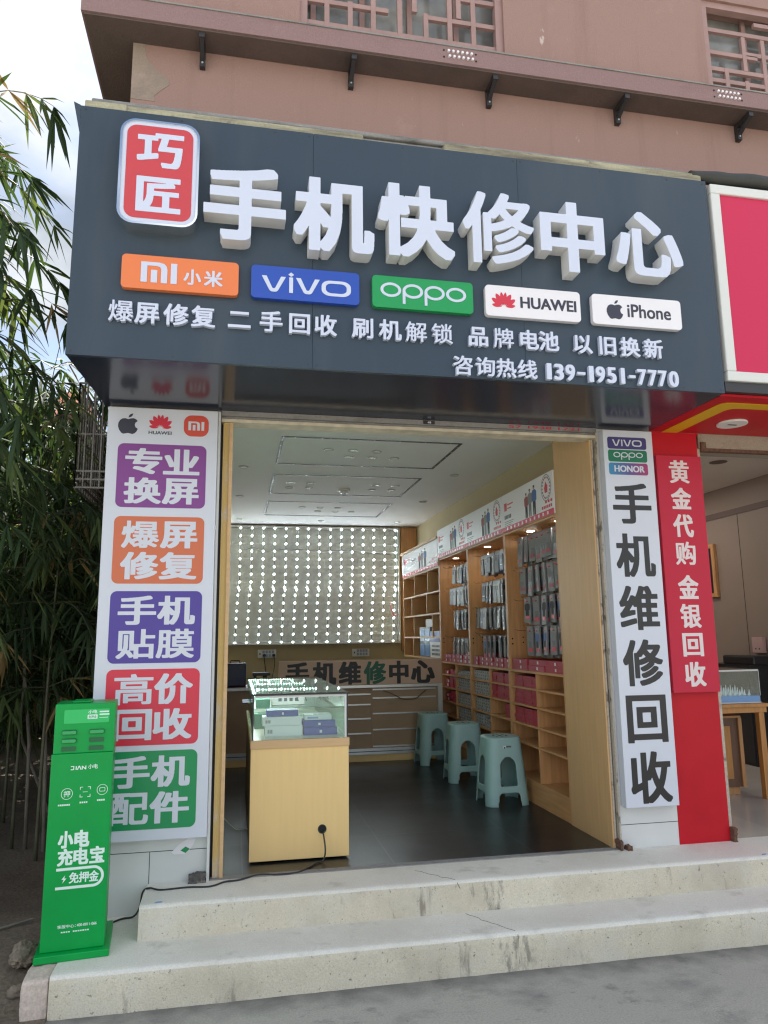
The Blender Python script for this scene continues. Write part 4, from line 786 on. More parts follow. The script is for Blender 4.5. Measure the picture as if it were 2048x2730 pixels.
# ------------------------------------------------------------------ wall of shelves on the right
XS = 2.34; XB = 2.652; T = .02
UNITS = [(.552, 1.56), (1.5605, 2.557), (2.5575, 3.55)]
names = ('tall wooden shelf unit nearest the street with grey packs on hooks', 'tall wooden shelf unit in the middle with black phone cases on hooks', 'tall wooden shelf unit third from the street with clear cases on hooks')
LV = (1.236, 1.112, .985, .846, .709, .461)
def person_fig(y, z, h, sc, colr, at):                  # a plain printed figure
    w = h*.16*sc
    return [('skin', ell(y, z+h*.93, h*.05*sc, h*.065, n=12)), (colr, [(y-w*.55, z+h*.46), (y+w*.55, z+h*.46), (y+w*.9, z+h*.5), (y+w*.95, z+h*.78), (y+w*.45, z+h*.86), (y-w*.45, z+h*.86), (y-w*.95, z+h*.78), (y-w*.9, z+h*.5)]),
            ('dark_cloth' if colr != 'grey_cloth' else 'case_grey', [(y-w*.5, z), (y-w*.12, z), (y, z+h*.4), (y+w*.12, z), (y+w*.5, z), (y+w*.55, z+h*.46), (y-w*.55, z+h*.46)]), ('char_black', ell(y, z+h*.975, h*.052*sc, h*.035, n=10))]
def sign_board(parent, y0, y1, z0, z1, x, wide=False):
    s = box('sign_board', x-.012, x-.0008, y0, y1, z0, z1, 'plate_white', parent); W = y1-y0; H = z1-z0; U = lambda u: y1-u*W; V = lambda v: z0+v*H
    box('red_strip', x-.0135, x-.012, y0, y1, z0, z0+H*.13, 'vinyl_red', s); q = MB()
    for i in range(11): u = U(.12+i*.078); q.box(x-.0142, x-.0134, u-.013, u+.013, z0+H*.03, z0+H*.10)
    q.build('printed_line', 'plate_white', s)
    f = MB()
    for u, c, h in ((.52, 'red_cloth', .62), (.59, 'grey_cloth', .68), (.67, 'blue_cloth', .72)):
        u += .02 if wide else 0
        for i, (k, ol) in enumerate(person_fig(U(u), V(.14), h*H, 1.3 if not wide else 2.0, c, x)): f.prism(ol, x-.0128-.0003*i, x-.0119, 'x', k)
    f.build('printed_figures', None, s)
    m = MB().box(x-.0126, x-.0119, U(.115), U(.06), V(.55), V(.76)).build('logo', 'vinyl_red', s)
    lines = MB(); lx = .06 if not wide else .30; lz = .38 if not wide else .60
    for a, b_, v, t in ((.125, .25, .70, .035), (.125, .21, .60, .03)): lines.box(x-.0126, x-.0119, U(b_), U(a), V(v-t/2), V(v+t/2), 'vinyl_red')
    for i in range(5): lines.box(x-.0126, x-.0119, U(lx+.022+i*.03), U(lx+i*.03), V(lz-.05), V(lz+.05), 'ink_dark')
    for i in range(3): lines.box(x-.0126, x-.0119, U(lx+.20-.03*i), U(lx), V(lz-.13-i*.05), V(lz-.115-i*.05), 'case_grey')
    for i in range(3): lines.box(x-.0126, x-.0119, U(.86+.045*i+.03), U(.86+.045*i), V(.30), V(.36), 'ink_red')
    for i in range(6): lines.box(x-.0126, x-.0119, U(.80+.03*i+.022), U(.80+.03*i), V(.18), V(.25), 'ink_red')
    lines.build('printed_line', None, s)
    if not wide:
        c = (U(.885), V(.66)); e = shape('round_stamp', [ell(-c[0], c[1], .085, .095), ell(-c[0], c[1], .080, .090)], (-c[0]-.085, -c[0]+.085, c[1]-.095, c[1]+.095), x-.012, .001, 'case_grey', s, 'L')
        b2 = MB()
        for i in range(18): a = i*PI/9; b2.prism(ell(c[0]+.066*math.cos(a), c[1]+.074*math.sin(a), .008, .009, n=6)[:-1], x-.0128, x-.0119, 'x', 'case_grey' if i % 3 else 'ink_red')
        b2.prism([(c[0]-.02, c[1]-.035), (c[0]+.022, c[1]-.035), (c[0]+.03, c[1]+.0), (c[0]+.005, c[1]+.045), (c[0]-.025, c[1]+.01)], x-.0129, x-.0119, 'x', 'ink_red'); b2.build('stamp_print', None, e)
    return s
def pack_mesh(kind, seed):
    """a hanging retail pack, face towards -X; origin at its hook hole"""
    rnd = random.Random(seed); m = MB(); w, h, t = (.052, .205, .006) if kind == 'card' else (.046, .178, .005)
    if kind == 'card':
        m.box(-t, t, -w, w, -h, .012, 'card_grey'); c = rnd.choice(['dark_cloth', 'dark_cloth', 'grey_cloth', 'blue_cloth']) if seed >= 10 else 'grey_cloth'
        for i, (k, ol) in enumerate(person_fig(rnd.uniform(-.008, .008), -h*.82, h*.72, 1.9, c, 0)): m.prism(ol, -t-.0006-.0003*i, -t+.001, 'x', k)
        m.box(-t-.0022, -t+.001, -w*.75, w*.5, -h*.86, -h*.72, 'vinyl_red' if seed >= 10 else 'carton_pink'); m.box(-t-.0008, -t+.001, -w*.1, w*.8, -.022, -.010, 'ink_red')
    else:
        body = {'case': 'case_black', 'clear': 'case_clear', 'mix': rnd.choice(['case_grey', 'case_blue', 'case_pale', 'case_black'])}[kind]
        m.box(-.001, .001, -w, w, -.03, .012, 'case_clear'); m.prism(rr(-w*.92, w*.92, -h, -.022, .012, 3), -t, t, 'x', body)
        m.prism(rr(-w*.75, w*.75, -h+.012, -.035, .008, 3), -t-.0008, -t+.001, 'x', rnd.choice(['case_clear', 'case_grey', 'case_pale', 'case_blue']) if kind != 'case' else rnd.choice(['case_black', 'case_grey']))
        m.prism(rr(w*.05, w*.62, -.075, -.038, .006, 3), -t-.0016, -t+.001, 'x', 'case_black')
        if rnd.random() < .5: m.box(-t-.0018, -t+.001, -w*.6, w*.4, -h*.72, -h*.68, 'plate_white')
    return m.mesh('hanging_pack')
PACKS = {('card', 0): [pack_mesh('card', i) for i in range(3)], ('card', 1): [pack_mesh('card', 10+i) for i in range(6)], ('case', 0): [pack_mesh('case', 20+i) for i in range(3)], ('mix', 0): [pack_mesh('mix', 30+i) for i in range(8)], ('clear', 0): [pack_mesh('clear', 40+i) for i in range(4)]}
rnd = random.Random(3)
def hang(unit, y, z, kind, var, n, lab, grp, xf=2.40):
    hk = MB().tube([(2.648, y, z+.002), (2.37, y, z+.002), (2.355, y, z+.006), (2.345, y, z+.016)], .0022, 5).build('hook', 'chrome', unit)
    for i in range(n):
        me = rnd.choice(PACKS[(kind, var)]); o = bpy.data.objects.new('hanging_pack', me); COL.objects.link(o)
        o.location = (xf+i*.030+rnd.uniform(-.004, .004), y+rnd.uniform(-.004, .004), z-.004); o.rotation_euler = (rnd.uniform(-.05, .05), rnd.uniform(-.04, .05), rnd.uniform(-.22, .12)); o.scale = (1, rnd.uniform(.86, 1.08), rnd.uniform(.88, 1.06)); props(o, lab, 'phone accessory', grp)
plans = [  # per unit: rows of (hook height, kind, variant, y positions, label)
    [(2.245, 'card', 0, (.70, .82, .93, 1.03, 1.13, 1.25, 1.36), 'grey boxed phone accessory hanging in the top row of the shelf unit nearest the street'),
     (2.005, 'card', 0, (.70, .82, .94, 1.06, 1.18, 1.35), 'grey boxed phone accessory hanging in the second row of the shelf unit nearest the street'),
     (1.775, 'card', 1, (.70, .83, .96, 1.10, 1.26), 'white boxed accessory with a dark figure, third row of the shelf unit nearest the street'),
     (1.555, 'card', 1, (.70, .82, .95, 1.10, 1.24), 'white boxed accessory with a dark figure, lowest row of the shelf unit nearest the street')],
    [(2.205, 'mix', 0, (1.70, 1.80, 1.90, 2.0), 'phone case hanging in the top row of the middle shelf unit'), (2.205, 'case', 0, (2.1, 2.2, 2.3), 'black phone case hanging in the top row of the middle shelf unit'),
     (1.96, 'mix', 0, (1.70, 1.80, 1.9, 1.98), 'phone case hanging in the second row of the middle shelf unit'), (1.96, 'case', 0, (2.08, 2.18, 2.28), 'dark phone case hanging in the second row of the middle shelf unit'),
     (1.735, 'clear', 0, (1.70, 1.80, 1.91, 2.02, 2.14, 2.26), 'clear phone case hanging in the third row of the middle shelf unit'), (1.735, 'mix', 0, (2.36, 2.45), 'phone case at the far end of the third row of the middle shelf unit'),
     (1.49, 'card', 1, (2.05, 2.17, 2.28), 'boxed accessory with a dark figure, lowest row of the middle shelf unit'), (1.49, 'clear', 0, (1.70, 1.80, 1.92), 'clear phone case hanging in the lowest row of the middle shelf unit')],
    [(2.19, 'mix', 0, (2.72, 2.83, 2.94, 3.05, 3.18), 'phone case hanging in the top row of the third shelf unit'), (1.975, 'mix', 0, (2.72, 2.83, 2.94, 3.06, 3.18, 3.3), 'phone case hanging in the second row of the third shelf unit'),
     (1.745, 'clear', 0, (2.72, 2.84, 2.96, 3.08, 3.2), 'clear phone case hanging in the third row of the third shelf unit'), (1.47, 'mix', 0, (2.72, 2.84, 2.96, 3.1, 3.24), 'phone case hanging in the lowest row of the third shelf unit')]]
for ui, (y0, y1) in enumerate(UNITS):
    U_ = thing('shelf_unit', names[ui], 'shelving', (2.5, (y0+y1)/2, ZF), 0, 'tall shelf units along the right wall'); ym = y0+.483
    box('side_panel', XS, XB, y0, y0+T, ZF+.002, 2.62, 'wood', U_); box('side_panel', XS, XB, y1-T, y1, ZF+.002, 2.62, 'wood', U_); box('back_panel', XB-.006, XB+.003, y0+T, y1-T, ZF+.002, 2.62, 'wood', U_)
    box('canopy', XS+.002, XB-.007, y0+T, y1-T, 2.300, 2.318, 'wood_h', U_); box('canopy', XS+.002, XB-.007, y0+T, y1-T, 2.600, 2.618, 'wood_h', U_)
    sign_board(U_, y0+.003, y1-.003, 2.318, 2.622, XS)
    for dy in (.2, .72):
        l_ = MB().tube([(2.45+.033*math.cos(i*PI/10), y0+dy+.033*math.sin(i*PI/10), 2.298) for i in range(21)], .004, 6).build('lamp_ring', 'alu', U_); MB().disc((2.45, y0+dy, 2.2965), .030, .002).build('lamp', 'lamp', l_)
    box('shelf', XS+.001, XB-.007, y0+T, y1-T, LV[0]-.017, LV[0], 'wood_h', U_); box('divider', XS+.002, XB-.007, ym-.009, ym+.009, LV[5], LV[0]-.018, 'wood', U_)
    box('shelf', XS+.001, XB-.007, y0+T, y1-T, LV[5]-.018, LV[5]-.0008, 'wood_h', U_); box('skirting', XS+.004, XS+.02, y0+T, y1-T, ZF+.002, LV[5]-.019, 'wood_h', U_)
    for z in LV[1:5]: box('shelf', XS+.003, XB-.007, y0+T, ym-.0095, z-.014, z, 'wood_h', U_); box('shelf', XS+.003, XB-.007, ym+.0095, y1-T, z-.014-.001, z-.001, 'wood_h', U_)
    for row in plans[ui]:
        for y in row[3]: hang(U_, y, row[0], row[1], row[2], 4, row[4], row[4].split(' hanging')[0].split(',')[0]+' packs')
    for z in (2.238, 1.99, 1.76, 1.53): hang(U_, y1-.16, z-.02*ui, 'card', 0, 0, '', '')
    b = MB()
    for z in (1.47, 1.43): b.disc((XS+.03, y1-T-.0012, z), .007, .0014, 'y', 8)
    for z in (1.48, 1.44): b.disc((XS+.12, y1-T-.0012, z), .006, .0014, 'y', 8)
    b.build('screw_hole', 'black_gap', U_)
# cartons on the shelves: one mesh per kind, copied
def carton_mesh(dy, dz, dxx, k, mark):
    m = MB().box(0, dxx, -dy/2, dy/2, 0, dz, k)
    for a, b_, c, d_, kk in mark: m.box(-.0008, .002, -dy/2+a*dy, -dy/2+b_*dy, c*dz, d_*dz, kk)
    return m.mesh('carton')
CM = {'long': carton_mesh(.30, .040, .2, 'carton_red', [(.05, .28, .3, .7, 'carton_pink'), (.4, .48, .25, .75, 'plate_white'), (.6, .64, .3, .7, 'carton_pink'), (.72, .76, .3, .7, 'carton_pink'), (.84, .88, .3, .7, 'carton_pink')]),
      'tag': carton_mesh(.115, .038, .2, 'carton_red', [(.12, .28, .25, .75, 'plate_white'), (.4, .5, .3, .7, 'carton_pink'), (.6, .7, .3, .7, 'carton_pink'), (.78, .86, .3, .7, 'carton_pink')]),
      'tag2': carton_mesh(.115, .038, .2, 'carton_red', [(.1, .5, .2, .8, 'plate_white'), (.65, .75, .3, .7, 'carton_pink')]),
      'pink': carton_mesh(.15, .0265, .22, 'carton_pink', [(.05, .6, .25, .5, 'carton_red'), (.66, .95, .2, .8, 'carton_red')]), 'red': carton_mesh(.10, .0265, .22, 'carton_red', [(.1, .3, .3, .6, 'carton_pink'), (.5, .7, .3, .6, 'carton_pink')]),
      'grey': carton_mesh(.104, .0255, .22, 'carton_grey', [(.08, .5, .2, .45, 'case_grey'), (.08, .35, .6, .8, 'case_grey'), (.72, .86, .25, .75, 'ink_dark')])}
def put(kind, y, z, lab, grp, x=2.352):
    o = bpy.data.objects.new('carton', CM[kind]); COL.objects.link(o); o.location = (x+rnd.uniform(0, .012), y+rnd.uniform(-.002, .002), z); o.rotation_euler = (0, 0, rnd.uniform(-.015, .015)); props(o, lab, 'box', grp)
def pile(kind, ys, z0, n, dz, lab, grp, x=2.352):
    for i, y in enumerate(ys):
        for k in range(n if isinstance(n, int) else n[i]): put(kind, y, z0+.0008+k*(dz+.0007), lab, grp, x)
pile('long', (.74, 1.05, 1.37), LV[0], 2, .040, 'long red carton lying double on the open shelf nearest the street', 'long red cartons on the open shelf')
pile('tag', (1.66, 1.79, 1.92, 2.05, 2.18, 2.31, 2.44), LV[0], (2, 2, 2, 2, 2, 2, 2), .038, 'red carton with small labels on the open shelf of the middle unit', 'red cartons on the middle open shelf')
pile('tag2', (2.65, 2.78, 2.91), LV[0], (3, 2, 2), .038, 'red carton with a white sticker on the open shelf of the third unit', 'stickered red cartons on the third open shelf'); pile('tag', (3.04, 3.17, 3.30, 3.43), LV[0], 2, .038, 'red carton with small labels on the open shelf of the third unit', 'red cartons on the third open shelf')
for r_, (n1, n2) in enumerate(((3, 3), (4, 4), (4, 4))):   # nearest unit, inner column
    pile('red', (1.11,), LV[1+r_]-.001, n1, .0265, 'red carton in the inner column of the shelf unit nearest the street', 'red cartons in the lower shelves'); pile('pink', (1.25, 1.42) if r_ < 2 else (1.25, 1.44), LV[1+r_]-.001, n2, .0265, 'pinkish carton in the inner column of the shelf unit nearest the street', 'pink cartons in the lower shelves')
for r_ in range(2): pile('pink', (1.66, 1.83), LV[1+r_], (3, 4)[r_], .0265, 'pinkish carton in the outer column of the middle shelf unit', 'pink cartons in the middle unit'); pile('red', (1.97,), LV[1+r_], (3, 4)[r_], .0265, 'red carton in the outer column of the middle shelf unit', 'red cartons in the middle unit')
pile('pink', (1.65,), LV[3], 4, .0265, 'pinkish carton in the single pile on the third shelf of the middle unit', 'pink cartons in the middle unit')
for r_ in range(4):
    pile('grey', (2.105, 2.215, 2.325, 2.435), LV[1+r_]-.001, (3, 4, 4, 4)[r_] if r_ < 3 else (2, 3, 4, 4), .0255, 'small grey carton in the inner column of the middle shelf unit', 'grey cartons in the middle unit')
    pile('grey', (2.64, 2.75, 2.86, 2.97), LV[1+r_], (2, 4, 4, 4)[r_], .0255, 'small grey carton in the outer column of the third shelf unit', 'grey cartons in the third unit')
for r_ in range(3): pile('red', (3.12, 3.23), LV[1+r_]-.001, (2, 4, 4)[r_], .0265, 'red carton in the inner column of the third shelf unit', 'red cartons in the third unit'); pile('tag2', (3.4,), LV[1+r_]-.001, (1, 2, 2)[r_], .038, 'stickered red carton in the inner column of the third shelf unit', 'stickered red cartons in the third unit')
r = thing('tape_dispenser', 'orange tape dispenser on the top cell of the nearest shelf unit', 'tape dispenser', (2.44, .625, LV[1]))
t_ = MB().tube([(2.44, .625+.026*math.cos(i*PI/9), LV[1]+.035+.026*math.sin(i*PI/9)) for i in range(19)], .011, 8).build('roll', 'fruit_red', r, smooth=True); MB().box(2.425, 2.455, .598, .652, LV[1]+.0005, LV[1]+.012).tube([(2.44, .60, LV[1]+.06), (2.44, .64, LV[1]+.085)], .005, 6).build('handle', 'black_plastic', r)

# wide pigeon-hole unit behind the others
G = thing('pigeonhole_unit', 'wide pale pigeonhole shelf at the back, mostly empty cells', 'shelving', (2.5, 4.43, 1.2))
gy0, gy1 = 3.552, 5.30
box('side_panel', XS, XB, gy0, gy0+T, 1.245, 2.54, 'wood', G); box('side_panel', XS, XB, gy1-T, gy1, 1.245, 2.54, 'wood_pale', G); box('back_panel', XB-.006, XB+.003, gy0+T, gy1-T, 1.245, 2.54, 'wood', G)
for z in (2.245, 1.985, 1.748, 1.492, 1.262): box('shelf', XS+.001, XB-.007, gy0+T, gy1-T, z-.018, z, 'wood_pale', G)
for row, ys_ in enumerate(((4.70, 4.05), (4.85, 4.12), (4.75, 3.89), (4.80,))):
    z1, z0 = ((2.226, 1.985), (1.966, 1.748), (1.729, 1.492), (1.473, 1.262))[row]
    for y in ys_: box('divider', XS+.002, XB-.007, y-.009, y+.009, z0+.0005, z1-.0005, 'wood_pale', G)
sign_board(G, gy0+.003, gy1-.003, 2.2455, 2.54, XS, True); box('cornice', XS-.03, XB, gy0-.001, gy1+.06, 2.541, 2.565, 'wood_pale', G)
b = carton('supply_box', 2.36, 2.6, 4.06, 4.54, 1.2625, 1.60, 'case_grey', 'pale grey and blue plastic drawer box in the pigeonhole shelf'); q = MB()
for z in (1.275, 1.44):
    for y in (4.08, 4.31): q.box(2.357, 2.36, y, y+.2, z, z+.135)
q.build('drawer_front', 'acrylic_blue', b)
b = carton('supply_box', 2.355, 2.58, 3.60, 4.05, 1.2626, 1.55, 'carton_white', 'white and navy carton with dark printing in the pigeonhole shelf'); q = MB().box(2.3535, 2.355, 3.60, 4.05, 1.43, 1.55, 'carton_blue')
for i, z in enumerate((1.39, 1.345, 1.30)):
    for j_ in range(6): q.box(2.3535, 2.355, 3.66+j_*.055, 3.70+j_*.055, z-.012, z+.012, 'ink_dark')
q.build('printed_mark', None, b)
carton('supply_box', 2.40, 2.62, 4.02, 4.40, 1.6006, 1.69, 'carton_white', 'small white box on top of the plastic drawer box')

# ------------------------------------------------------------------ back of the room
X_ = thing('led_light_box', 'big wall light box without its cover showing rows of white LEDs', 'light box', (1.16, 5.83, 1.41))
lx0, lx1, lz0, lz1 = -.12, 2.41, 1.408, 2.985; by = 5.849
box('back_board', lx0+.03, lx1-.03, by-.012, by-.0005, lz0+.03, lz1-.025, 'lightbox_back', X_)
MB().box(lx0, lx1, by-.075, by-.0005, lz0, lz0+.028).box(lx0, lx1, by-.075, by-.0005, lz1-.022, lz1).box(lx0, lx0+.028, by-.075, by-.0005, lz0+.0285, lz1-.0225).box(lx1-.028, lx1, by-.075, by-.0005, lz0+.0285, lz1-.0225).build('frame', 'alu', X_, bevel=.003)
sg = MB().box(-.004, .004, -.0025, 0, 0, 1.52); 
for i in range(17):
    xs_ = -.06+i*.1512
    if xs_ > 2.37: break
    p = MB(); q = MB(); 
    for seg, (za, zb_, dx) in enumerate(((2.13, 2.955, 0), (1.44, 2.16, -.03))):
        dx2 = dx-.004*i/17; p.tube([(xs_+dx2+(.0 if seg == 0 else .012), by-.0155, zb_), (xs_+dx2+(-.018 if seg else -.004), by-.0155, za)], .0035, 5)
        n_ = 9 if seg == 0 else 8
        for j_ in range(n_):
            f_ = j_/(n_-1); z = zb_+(za-zb_)*f_; x = xs_+dx2+((.012-.03*f_) if seg else -.004*f_); q.box(x-.0048, x+.0048, by-.025, by-.0185, z-.0048, z+.0048, 'led_side').add([(x-.0038, by-.0254, z-.0038), (x+.0038, by-.0254, z-.0038), (x+.0038, by-.0254, z+.0038), (x-.0038, by-.0254, z+.0038)], [(0, 1, 2, 3)], 'led')
    s_ = p.build('led_strip', 'strip_dark', X_); q.build('leds', None, s_)
cable('loose_wire', [(.3, 5.83, 2.66), (.42, 5.825, 2.69), (.6, 5.83, 2.65), (.9, 5.825, 2.68), (1.25, 5.83, 2.655), (1.6, 5.825, 2.67), (1.95, 5.83, 2.64), (2.3, 5.83, 2.62)], .0035, 'case_grey', 'thin grey wire sagging across the top of the light box')
cable('loose_wire', [(2.27, 5.82, 1.95), (2.29, 5.81, 1.85), (2.32, 5.8, 1.78), (2.39, 5.79, 1.80)], .004, 'ink_red', 'short dark wire at the right edge of the light box')
MB().box(2.425, 2.652, 5.80, 5.849, 1.3, 2.995).build('corner_board', 'wood', None, (2.54, 5.8, 1.3)); props(bpy.data.objects['corner_board'], 'wooden board between the light box and the shelf corner', 'board')
def socket(x0, x1, z0, z1, lab, plugs):
    r = thing('power_socket', lab, 'socket', ((x0+x1)/2, by, z0)); box('plate', x0, x1, by-.035, by-.0005, z0, z1, 'socket_white', r, bevel=.004); q = MB(); w = (x1-x0)*.16
    for i in range(4):
        for k in range(2): q.box(x0+.06+i*w*1.05, x0+.06+i*w*1.05+w*.8, by-.037, by-.0355, z0+.012+k*.045, z0+.012+k*.045+.036)
    q.build('outlets', 'socket_blue', r); MB().box(x0+.02, x0+.035, by-.039, by-.0355, z0+.04, z0+.06).build('switch', 'black_plastic', r)
    for x in plugs: MB().disc((x, by-.075, z0+.032), .02, .036, 'y', 10).build('plug', 'black_plastic', r)
socket(.493, .731, 1.241, 1.346, 'white wall socket strip with two black plugs in it', (.577, .70)); socket(1.743, 1.974, 1.241, 1.340, 'white wall socket strip with nothing plugged in', ())
cable('socket_cable', [(.577, 5.775, 1.27), (.577, 5.74, 1.22), (.59, 5.7, 1.1), (.60, 5.6, .9)], .006, 'black_plastic', 'black cable hanging from the left plug of the wall socket'); cable('socket_cable', [(.70, 5.775, 1.27), (.71, 5.74, 1.21), (.70, 5.7, 1.1), (.66, 5.6, .95)], .006, 'black_plastic', 'black cable hanging from the right plug of the wall socket')
R2 = thing('repair_counter', 'brown repair counter with aluminium frame and metal rails at the back', 'counter', (1.1, 3.4, ZF)); yb = 3.25; bx0, bx1 = -.145, 2.262
box('body', bx0, bx1, yb+.045, 3.75, ZF+.002, 1.0, 'bench_board', R2); box('worktop', bx0, bx1, yb+.01, 3.76, 1.0005, 1.03, 'wood_brown', R2)
MB().box(bx0, bx1, yb, yb+.044, 1.0, 1.029).box(bx0, bx1, yb, yb+.044, .365, .425).box(bx1-.045, bx1, yb, yb+.044, .4255, .9995).box(bx0, bx0+.045, yb, yb+.044, .4255, .9995).build('frame', 'alu', R2, bevel=.002)
MB().box(bx0+.05, bx1-.05, yb-.003, yb-.0005, .392, .398).build('frame_groove', 'dark_metal', R2); box('skirting', bx0, bx1, yb+.012, yb+.044, ZF+.002, .364, 'wood_front', R2)
q = MB()
for z in (.937, .838, .703, .562, .415): q.box(.62, 1.532, yb+.034, yb+.0445, z-.007, z+.007)
for z in (.98, .898, .748, .595, .436): q.box(1.553, 2.198, yb+.034, yb+.0445, z-.007, z+.007)
q.build('rail', 'alu', R2)
cable('loose_wire', [(1.66, 3.28, .97), (1.76, 3.27, .93), (1.86, 3.26, .882), (1.98, 3.26, .885), (2.05, 3.27, .93), (2.10, 3.28, .965)], .005, 'wood_brown', 'dark twisted wire sagging across the front of the repair counter')
box('partition', 1.536, 1.549, yb+.036, yb+.0445, .43, .995, 'bench_board', R2)
F_ = thing('repair_sign', 'tan board with large dark characters standing on the repair counter', 'sign board', (1.44, 3.27, 1.031)); box('board', .622, 2.257, 3.255, 3.275, 1.031, 1.271, 'board_tan', F_, bevel=.002)
for ch, x0, x1, k in zip('手机维修中心', (.69, .95, 1.21, 1.46, 1.715, 1.94), (.92, 1.185, 1.435, 1.685, 1.915, 2.185), ('char_black', 'char_black', 'char_black', 'char_green', 'char_black', 'char_black')):
    text(ch, (x0, x1, 1.035, 1.258), 3.255, .004, k, F_, 'character', .045 if ch != '修' else .034, .032 if ch != '修' else .022)
r = thing('tool_case', 'dark navy tool case standing on the left end of the repair counter', 'case', (.2, 3.5, 1.031)); box('shell', .10, .315, 3.42, 3.62, 1.031, 1.255, 'toolbox_navy', r, bevel=.012); MB().tube([(.16, 3.52, 1.255), (.165, 3.52, 1.28), (.25, 3.52, 1.28), (.255, 3.52, 1.255)], .006, 6).build('handle', 'black_plastic', r); MB().box(.13, .17, 3.414, 3.4205, 1.2, 1.235).box(.25, .29, 3.414, 3.4205, 1.2, 1.235).build('latch', 'dark_metal', r)
r = thing('work_lamp', 'black framed repair microscope stand on the counter behind the glass case', 'stand', (.45, 3.5, 1.031)); MB().box(.37, .56, 3.42, 3.56, 1.031, 1.05).box(.39, .42, 3.5, 3.53, 1.05, 1.15).box(.38, .55, 3.44, 3.53, 1.13, 1.16).build('frame', 'black_plastic', r, bevel=.004); MB().disc((.5, 3.47, 1.09), .02, .045).build('lens', 'black_plastic', r)
r = thing('side_cabinet', 'dark low cabinet along the left wall behind the glass counter', 'cabinet', (.0, 2.4, ZF)); box('body', -.148, .10, 1.6, 3.2, ZF+.002, 1.02, 'wood_brown', r); box('top', -.149, .115, 1.59, 3.21, 1.0205, 1.045, 'wood_pale', r); MB().box(.1005, .104, 2.38, 2.386, ZF+.05, 1.0).build('door_gap', 'black_gap', r)

# ------------------------------------------------------------------ the jewellery shop next door
NB = thing('neighbour_shop', 'red painted shop front of the jewellery shop to the right', 'shop front', (4.2, 0, ZF))
box('red_pillar', 2.7425, 3.07, -.0015, .2, .2, 2.744, 'red_paint', NB); MB().box(3.0705, 3.092, .004, .2, ZF, 2.66).build('pillar_edge', 'pillar_edge', NB)
box('red_lintel', 2.7435, 3.085, -.001, .2, 2.7445, 2.7562, 'red_paint', NB)
box('lintel', 3.0855, 13, .002, .2, 2.664, 2.7565, 'neighbour_lintel', NB)
MB().box(3.10, 8, -.004, .03, 2.642, 2.663).box(3.095, 3.13, -.012, .02, 2.640, 2.70).build('rusty_rail', 'rust', NB)
box('soffit', 2.7445, 9, -.70, -.0025, 2.7575, 2.77, 'red_paint', NB)
MB().prism([(2.828, -.003), (2.935, -.003), (2.935, -.47), (2.943, -.495), (2.962, -.513), (2.99, -.52), (9, -.52), (9, -.605), (2.90, -.605), (2.86, -.60), (2.835, -.575), (2.828, -.545)], 2.7545, 2.7572, 'z').build('yellow_stripe', 'yellow_tape', NB)
for i, x in enumerate((3.145, 3.60, 4.05)):
    o = MB().disc((x, -.255, 2.744), .088, .013, n=32).build('soffit_light', 'lamp_off', NB, bevel=.004); MB().box(x-.03, x+.03, -.262, -.248, 2.7425, 2.7438).build('light_spring', 'dark_metal', o)
NS = thing('neighbour_sign', 'blank crimson sign with a wide pale metal frame above the shop next door', 'sign', (5, -.73, 2.83)); nx0, nx1, nz0, nz1 = 2.765, 7.0, 2.828, 3.985
box('face', nx0+.058, nx1-.058, -.738, -.72, nz0+.056, nz1-.056, 'sign_red', NS)
MB().box(nx0, nx1, -.752, -.70, nz0, nz0+.0555).box(nx0, nx1, -.752, -.70, nz1-.0555, nz1).box(nx0, nx0+.0575, -.752, -.70, nz0+.056, nz1-.056).box(nx1-.0575, nx1, -.752, -.70, nz0+.056, nz1-.056).build('frame', 'alu_white', NS, bevel=.006)
box('box_back', nx0+.01, nx1, -.699, -.004, 2.79, nz1-.01, 'dark_metal', NS); box('lower_rail', nx0-.01, nx1, -.735, -.69, 2.772, 2.827, 'dark_metal', NS)
# its room
struct('neighbour_floor', MB().box(3.0, 5.349, .03, 7.999, .1, ZF+.002), 'floor_cream', 'pale tiled floor of the shop next door')
box('neighbour_ceiling', 2.743, 5.349, .201, 7.999, 3.0, 3.198, 'neigh_ceiling', NB)
rw = box('right_wall', 5.2, 5.349, .201, 7.998, ZF-.05, 2.999, 'neigh_panel', NB); q = MB()
for i in range(11): q.box(5.1985, 5.2, .6+i*.62, .606+i*.62, ZF, 2.70)
q.build('panel_seam', 'black_gap', rw); box('ceiling_trim', 5.19, 5.1995, .202, 7.99, 2.69, 2.75, 'trim_brown', NB)
box('inner_wall', 2.743, 2.80, .201, 7.998, ZF-.05, 2.999, 'neigh_panel', NB); box('rear_wall', 2.81, 5.19, 7.8, 7.99, ZF, 2.999, 'neigh_panel', NB)
q = MB()
for x, y in ((3.35, 1.0), (4.0, .75), (3.6, 1.7), (4.4, 1.6)): q.disc((x, y, 2.996), .075, .0035, n=20)
q.build('ceiling_lamp', 'trim_brown', NB); q = MB()
for x, y in ((3.5, 2.6), (4.3, 2.9), (4.4, 4.4), (3.4, 4.2)): q.disc((x, y, 2.9955), .09, .004, n=20)
q.build('lit_ceiling_lamp', 'lamp_strong', NB)
r = thing('framed_picture', 'dark picture in a wooden frame on the wall of the shop next door', 'picture', (5.18, 3.1, 1.87)); MB().box(5.165, 5.1975, 2.84, 3.3, 1.87, 1.91).box(5.165, 5.1975, 2.84, 3.3, 2.39, 2.43).box(5.165, 5.1975, 2.84, 2.89, 1.9105, 2.3895).box(5.165, 5.1975, 3.25, 3.3, 1.9105, 2.3895).build('frame', 'wood', r); box('picture', 5.18, 5.1975, 2.8905, 3.2495, 1.911, 2.389, 'case_black', r)
